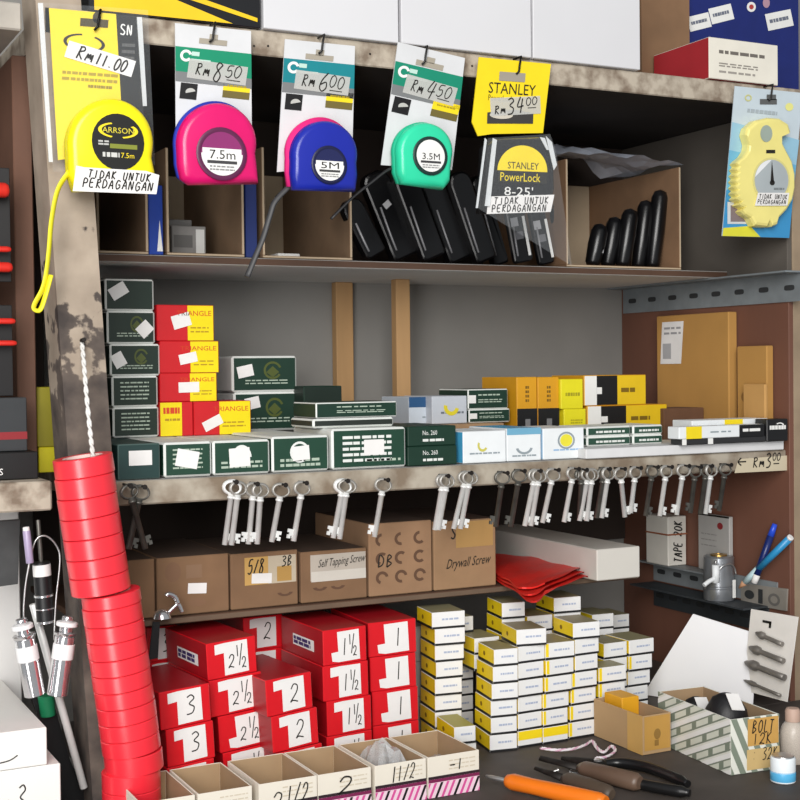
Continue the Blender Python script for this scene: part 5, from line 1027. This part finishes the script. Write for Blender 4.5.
def long_tool(name, label, cat, a, t, segs, zc):
    A, T = atz(*a, zc), atz(*t, zc); o = empty(name, A, label, cat); o.rotation_euler = (T-A).to_track_quat('Z', 'Y').to_euler(); L = (T-A).length
    for nm, prof, m, fl in segs:
        k = MB(); k.tube([(0,0,z*L) for z, r in prof], [r for z, r in prof], m, 16, flat=fl); k.build(nm, o)
    return o
OR = gm('#ee7a1a', .3)
long_tool('screwdriver', 'orange-handled screwdriver lying at the front of the bench', 'screwdriver', (486,776), (606,803), (('blade', ((0,.0012),(.05,.002),(.3,.002)), STEEL, 1.), ('handle', ((.17,.003),(.19,.006),(.24,.0078),(.4,.0072),(.7,.008),(.95,.008),(1,.006)), OR, 1.)), ZC+.0085)
long_tool('file', 'dark file with a grey-brown handle lying behind the orange screwdriver', 'file', (535,768), (612,795), (('blade', ((0,.002),(.4,.004)), RUST, .5), ('handle', ((.38,.004),(.45,.0075),(.7,.0085),(.95,.008),(1,.005)), gm('#4f4236', .5), .8)), ZC+.0075)
long_tool('chisel', 'chisel with a brown wooden handle lying beside the tan box', 'chisel', (540,758), (640,783), (('blade', ((0,.003),(.42,.0035)), RUST, .4), ('handle', ((.4,.004),(.46,.0078),(.7,.0085),(.96,.0085),(1,.006)), mat('brown_handle', '#6b5546', .4, 0, .3, 20), .9)), ZC+.0088)
# pliers: two curved grips, a joint and jaws
o = empty('pliers', atz(600, 770, ZC), 'black-handled pliers lying on the bench before the tan and printed boxes', 'pliers'); org = o.location.copy()
B2 = gm('#141415', .3)
def zc(px, py, z=ZC+.0058): return atz(px, py, z)-org
for pth in (((603,764),(620,763),(645,767),(668,775),(688,784)), ((603,768),(615,776),(640,784),(665,789),(690,793))):
    k = MB(); c = smooth_line([zc(*p) for p in pth], 5); n = len(c); k.tube(c, [.0035+.0018*min(1, j/6) if j < n-2 else .0035 for j in range(n)], B2, 12); k.build('handle', o)
k = MB(); k.tube([zc(606,765), zc(598,765.5), zc(590,764), zc(575,761), zc(562,758)], [.0045,.0065,.006,.0045,.0022], RUST, 12, flat=.7); k.build('jaw', o)
k = MB(); c = zc(598,765.5); k.lathe([(.0042, 0), (.0042, .0012), (.003, .0018), (0, .0018)], STEEL, 16, (c.x, c.y, c.z+.0045)); k.build('pivot', o)
k = MB(); W = [(541,748),(556,750),(572,749),(585,745),(592,741),(597,748),(604,752),(611,746),(615,751),(606,757),(596,758)]
c = smooth_line([atz(x, y, ZC+.0022) for x, y in W], 8)
for ph, m in ((0, gm('#e8e0e4', .8)), (2.1, gm('#d9a9c0', .8)), (4.2, gm('#e8e0e4', .8))): k.tube([p+Vector((math.cos(j*.9+ph)*.0009, math.sin(j*.9+ph)*.0009, math.cos(j*.9+ph)*.0006)) for j, p in enumerate(c)], .001, m, 6)
tag(k.build('twisted_string'), 'pink and white twisted string lying before the big box stack', 'string')
for i, (x, y, an) in enumerate(((555,771,.3), (570,768,1.2), (574,773,2.2))):
    c = atz(x, y, ZC+.0016); dvec = Vector((math.cos(an), math.sin(an), 0)); k = MB(); k.tube([-dvec*.005, dvec*.0035, dvec*.0036, dvec*.0045], [.0004, .0009, .0018, .0018], STEEL, 8)
    tag(k.build('screw', None, c), ['loose steel screw lying nearest the file blade', 'loose steel screw lying by the chisel blade', 'loose steel screw lying beside the chisel handle'][i], 'screw', 'loose screws on the bench')
# ------------------------------------------------------------------ light
sc = bpy.context.scene
w = bpy.data.worlds.new('world'); sc.world = w; w.use_nodes = True; nt = w.node_tree
bg = nt.nodes['Background']; bg.inputs['Color'].default_value = (.92, .96, 1.0, 1); bg.inputs['Strength'].default_value = .32
def area(name, loc, target, size, power, col=(1,1,1)):
    l = bpy.data.lights.new(name, 'AREA'); l.shape = 'RECTANGLE'; l.size, l.size_y = size; l.energy = power; l.color = col
    o = bpy.data.objects.new(name, l); C.objects.link(o); o.location = loc
    o.rotation_euler = (Vector(target)-Vector(loc)).to_track_quat('-Z', 'Y').to_euler(); return o
area('added_strip_light', (-1.0, -2.0, 1.0), (.4, 0, .95), (.7, 1.9), 30, (1, .98, .96))  # added tall light for the tape roll highlight and a brighter lower left
area('daylight', (-.55, -2.3, 2.1), (.6, .1, 1.05), (1.4, 1.6), 72, (1, .98, .95))
sc.view_settings.view_transform = 'Standard'; sc.view_settings.look = 'None'; sc.view_settings.exposure = 0
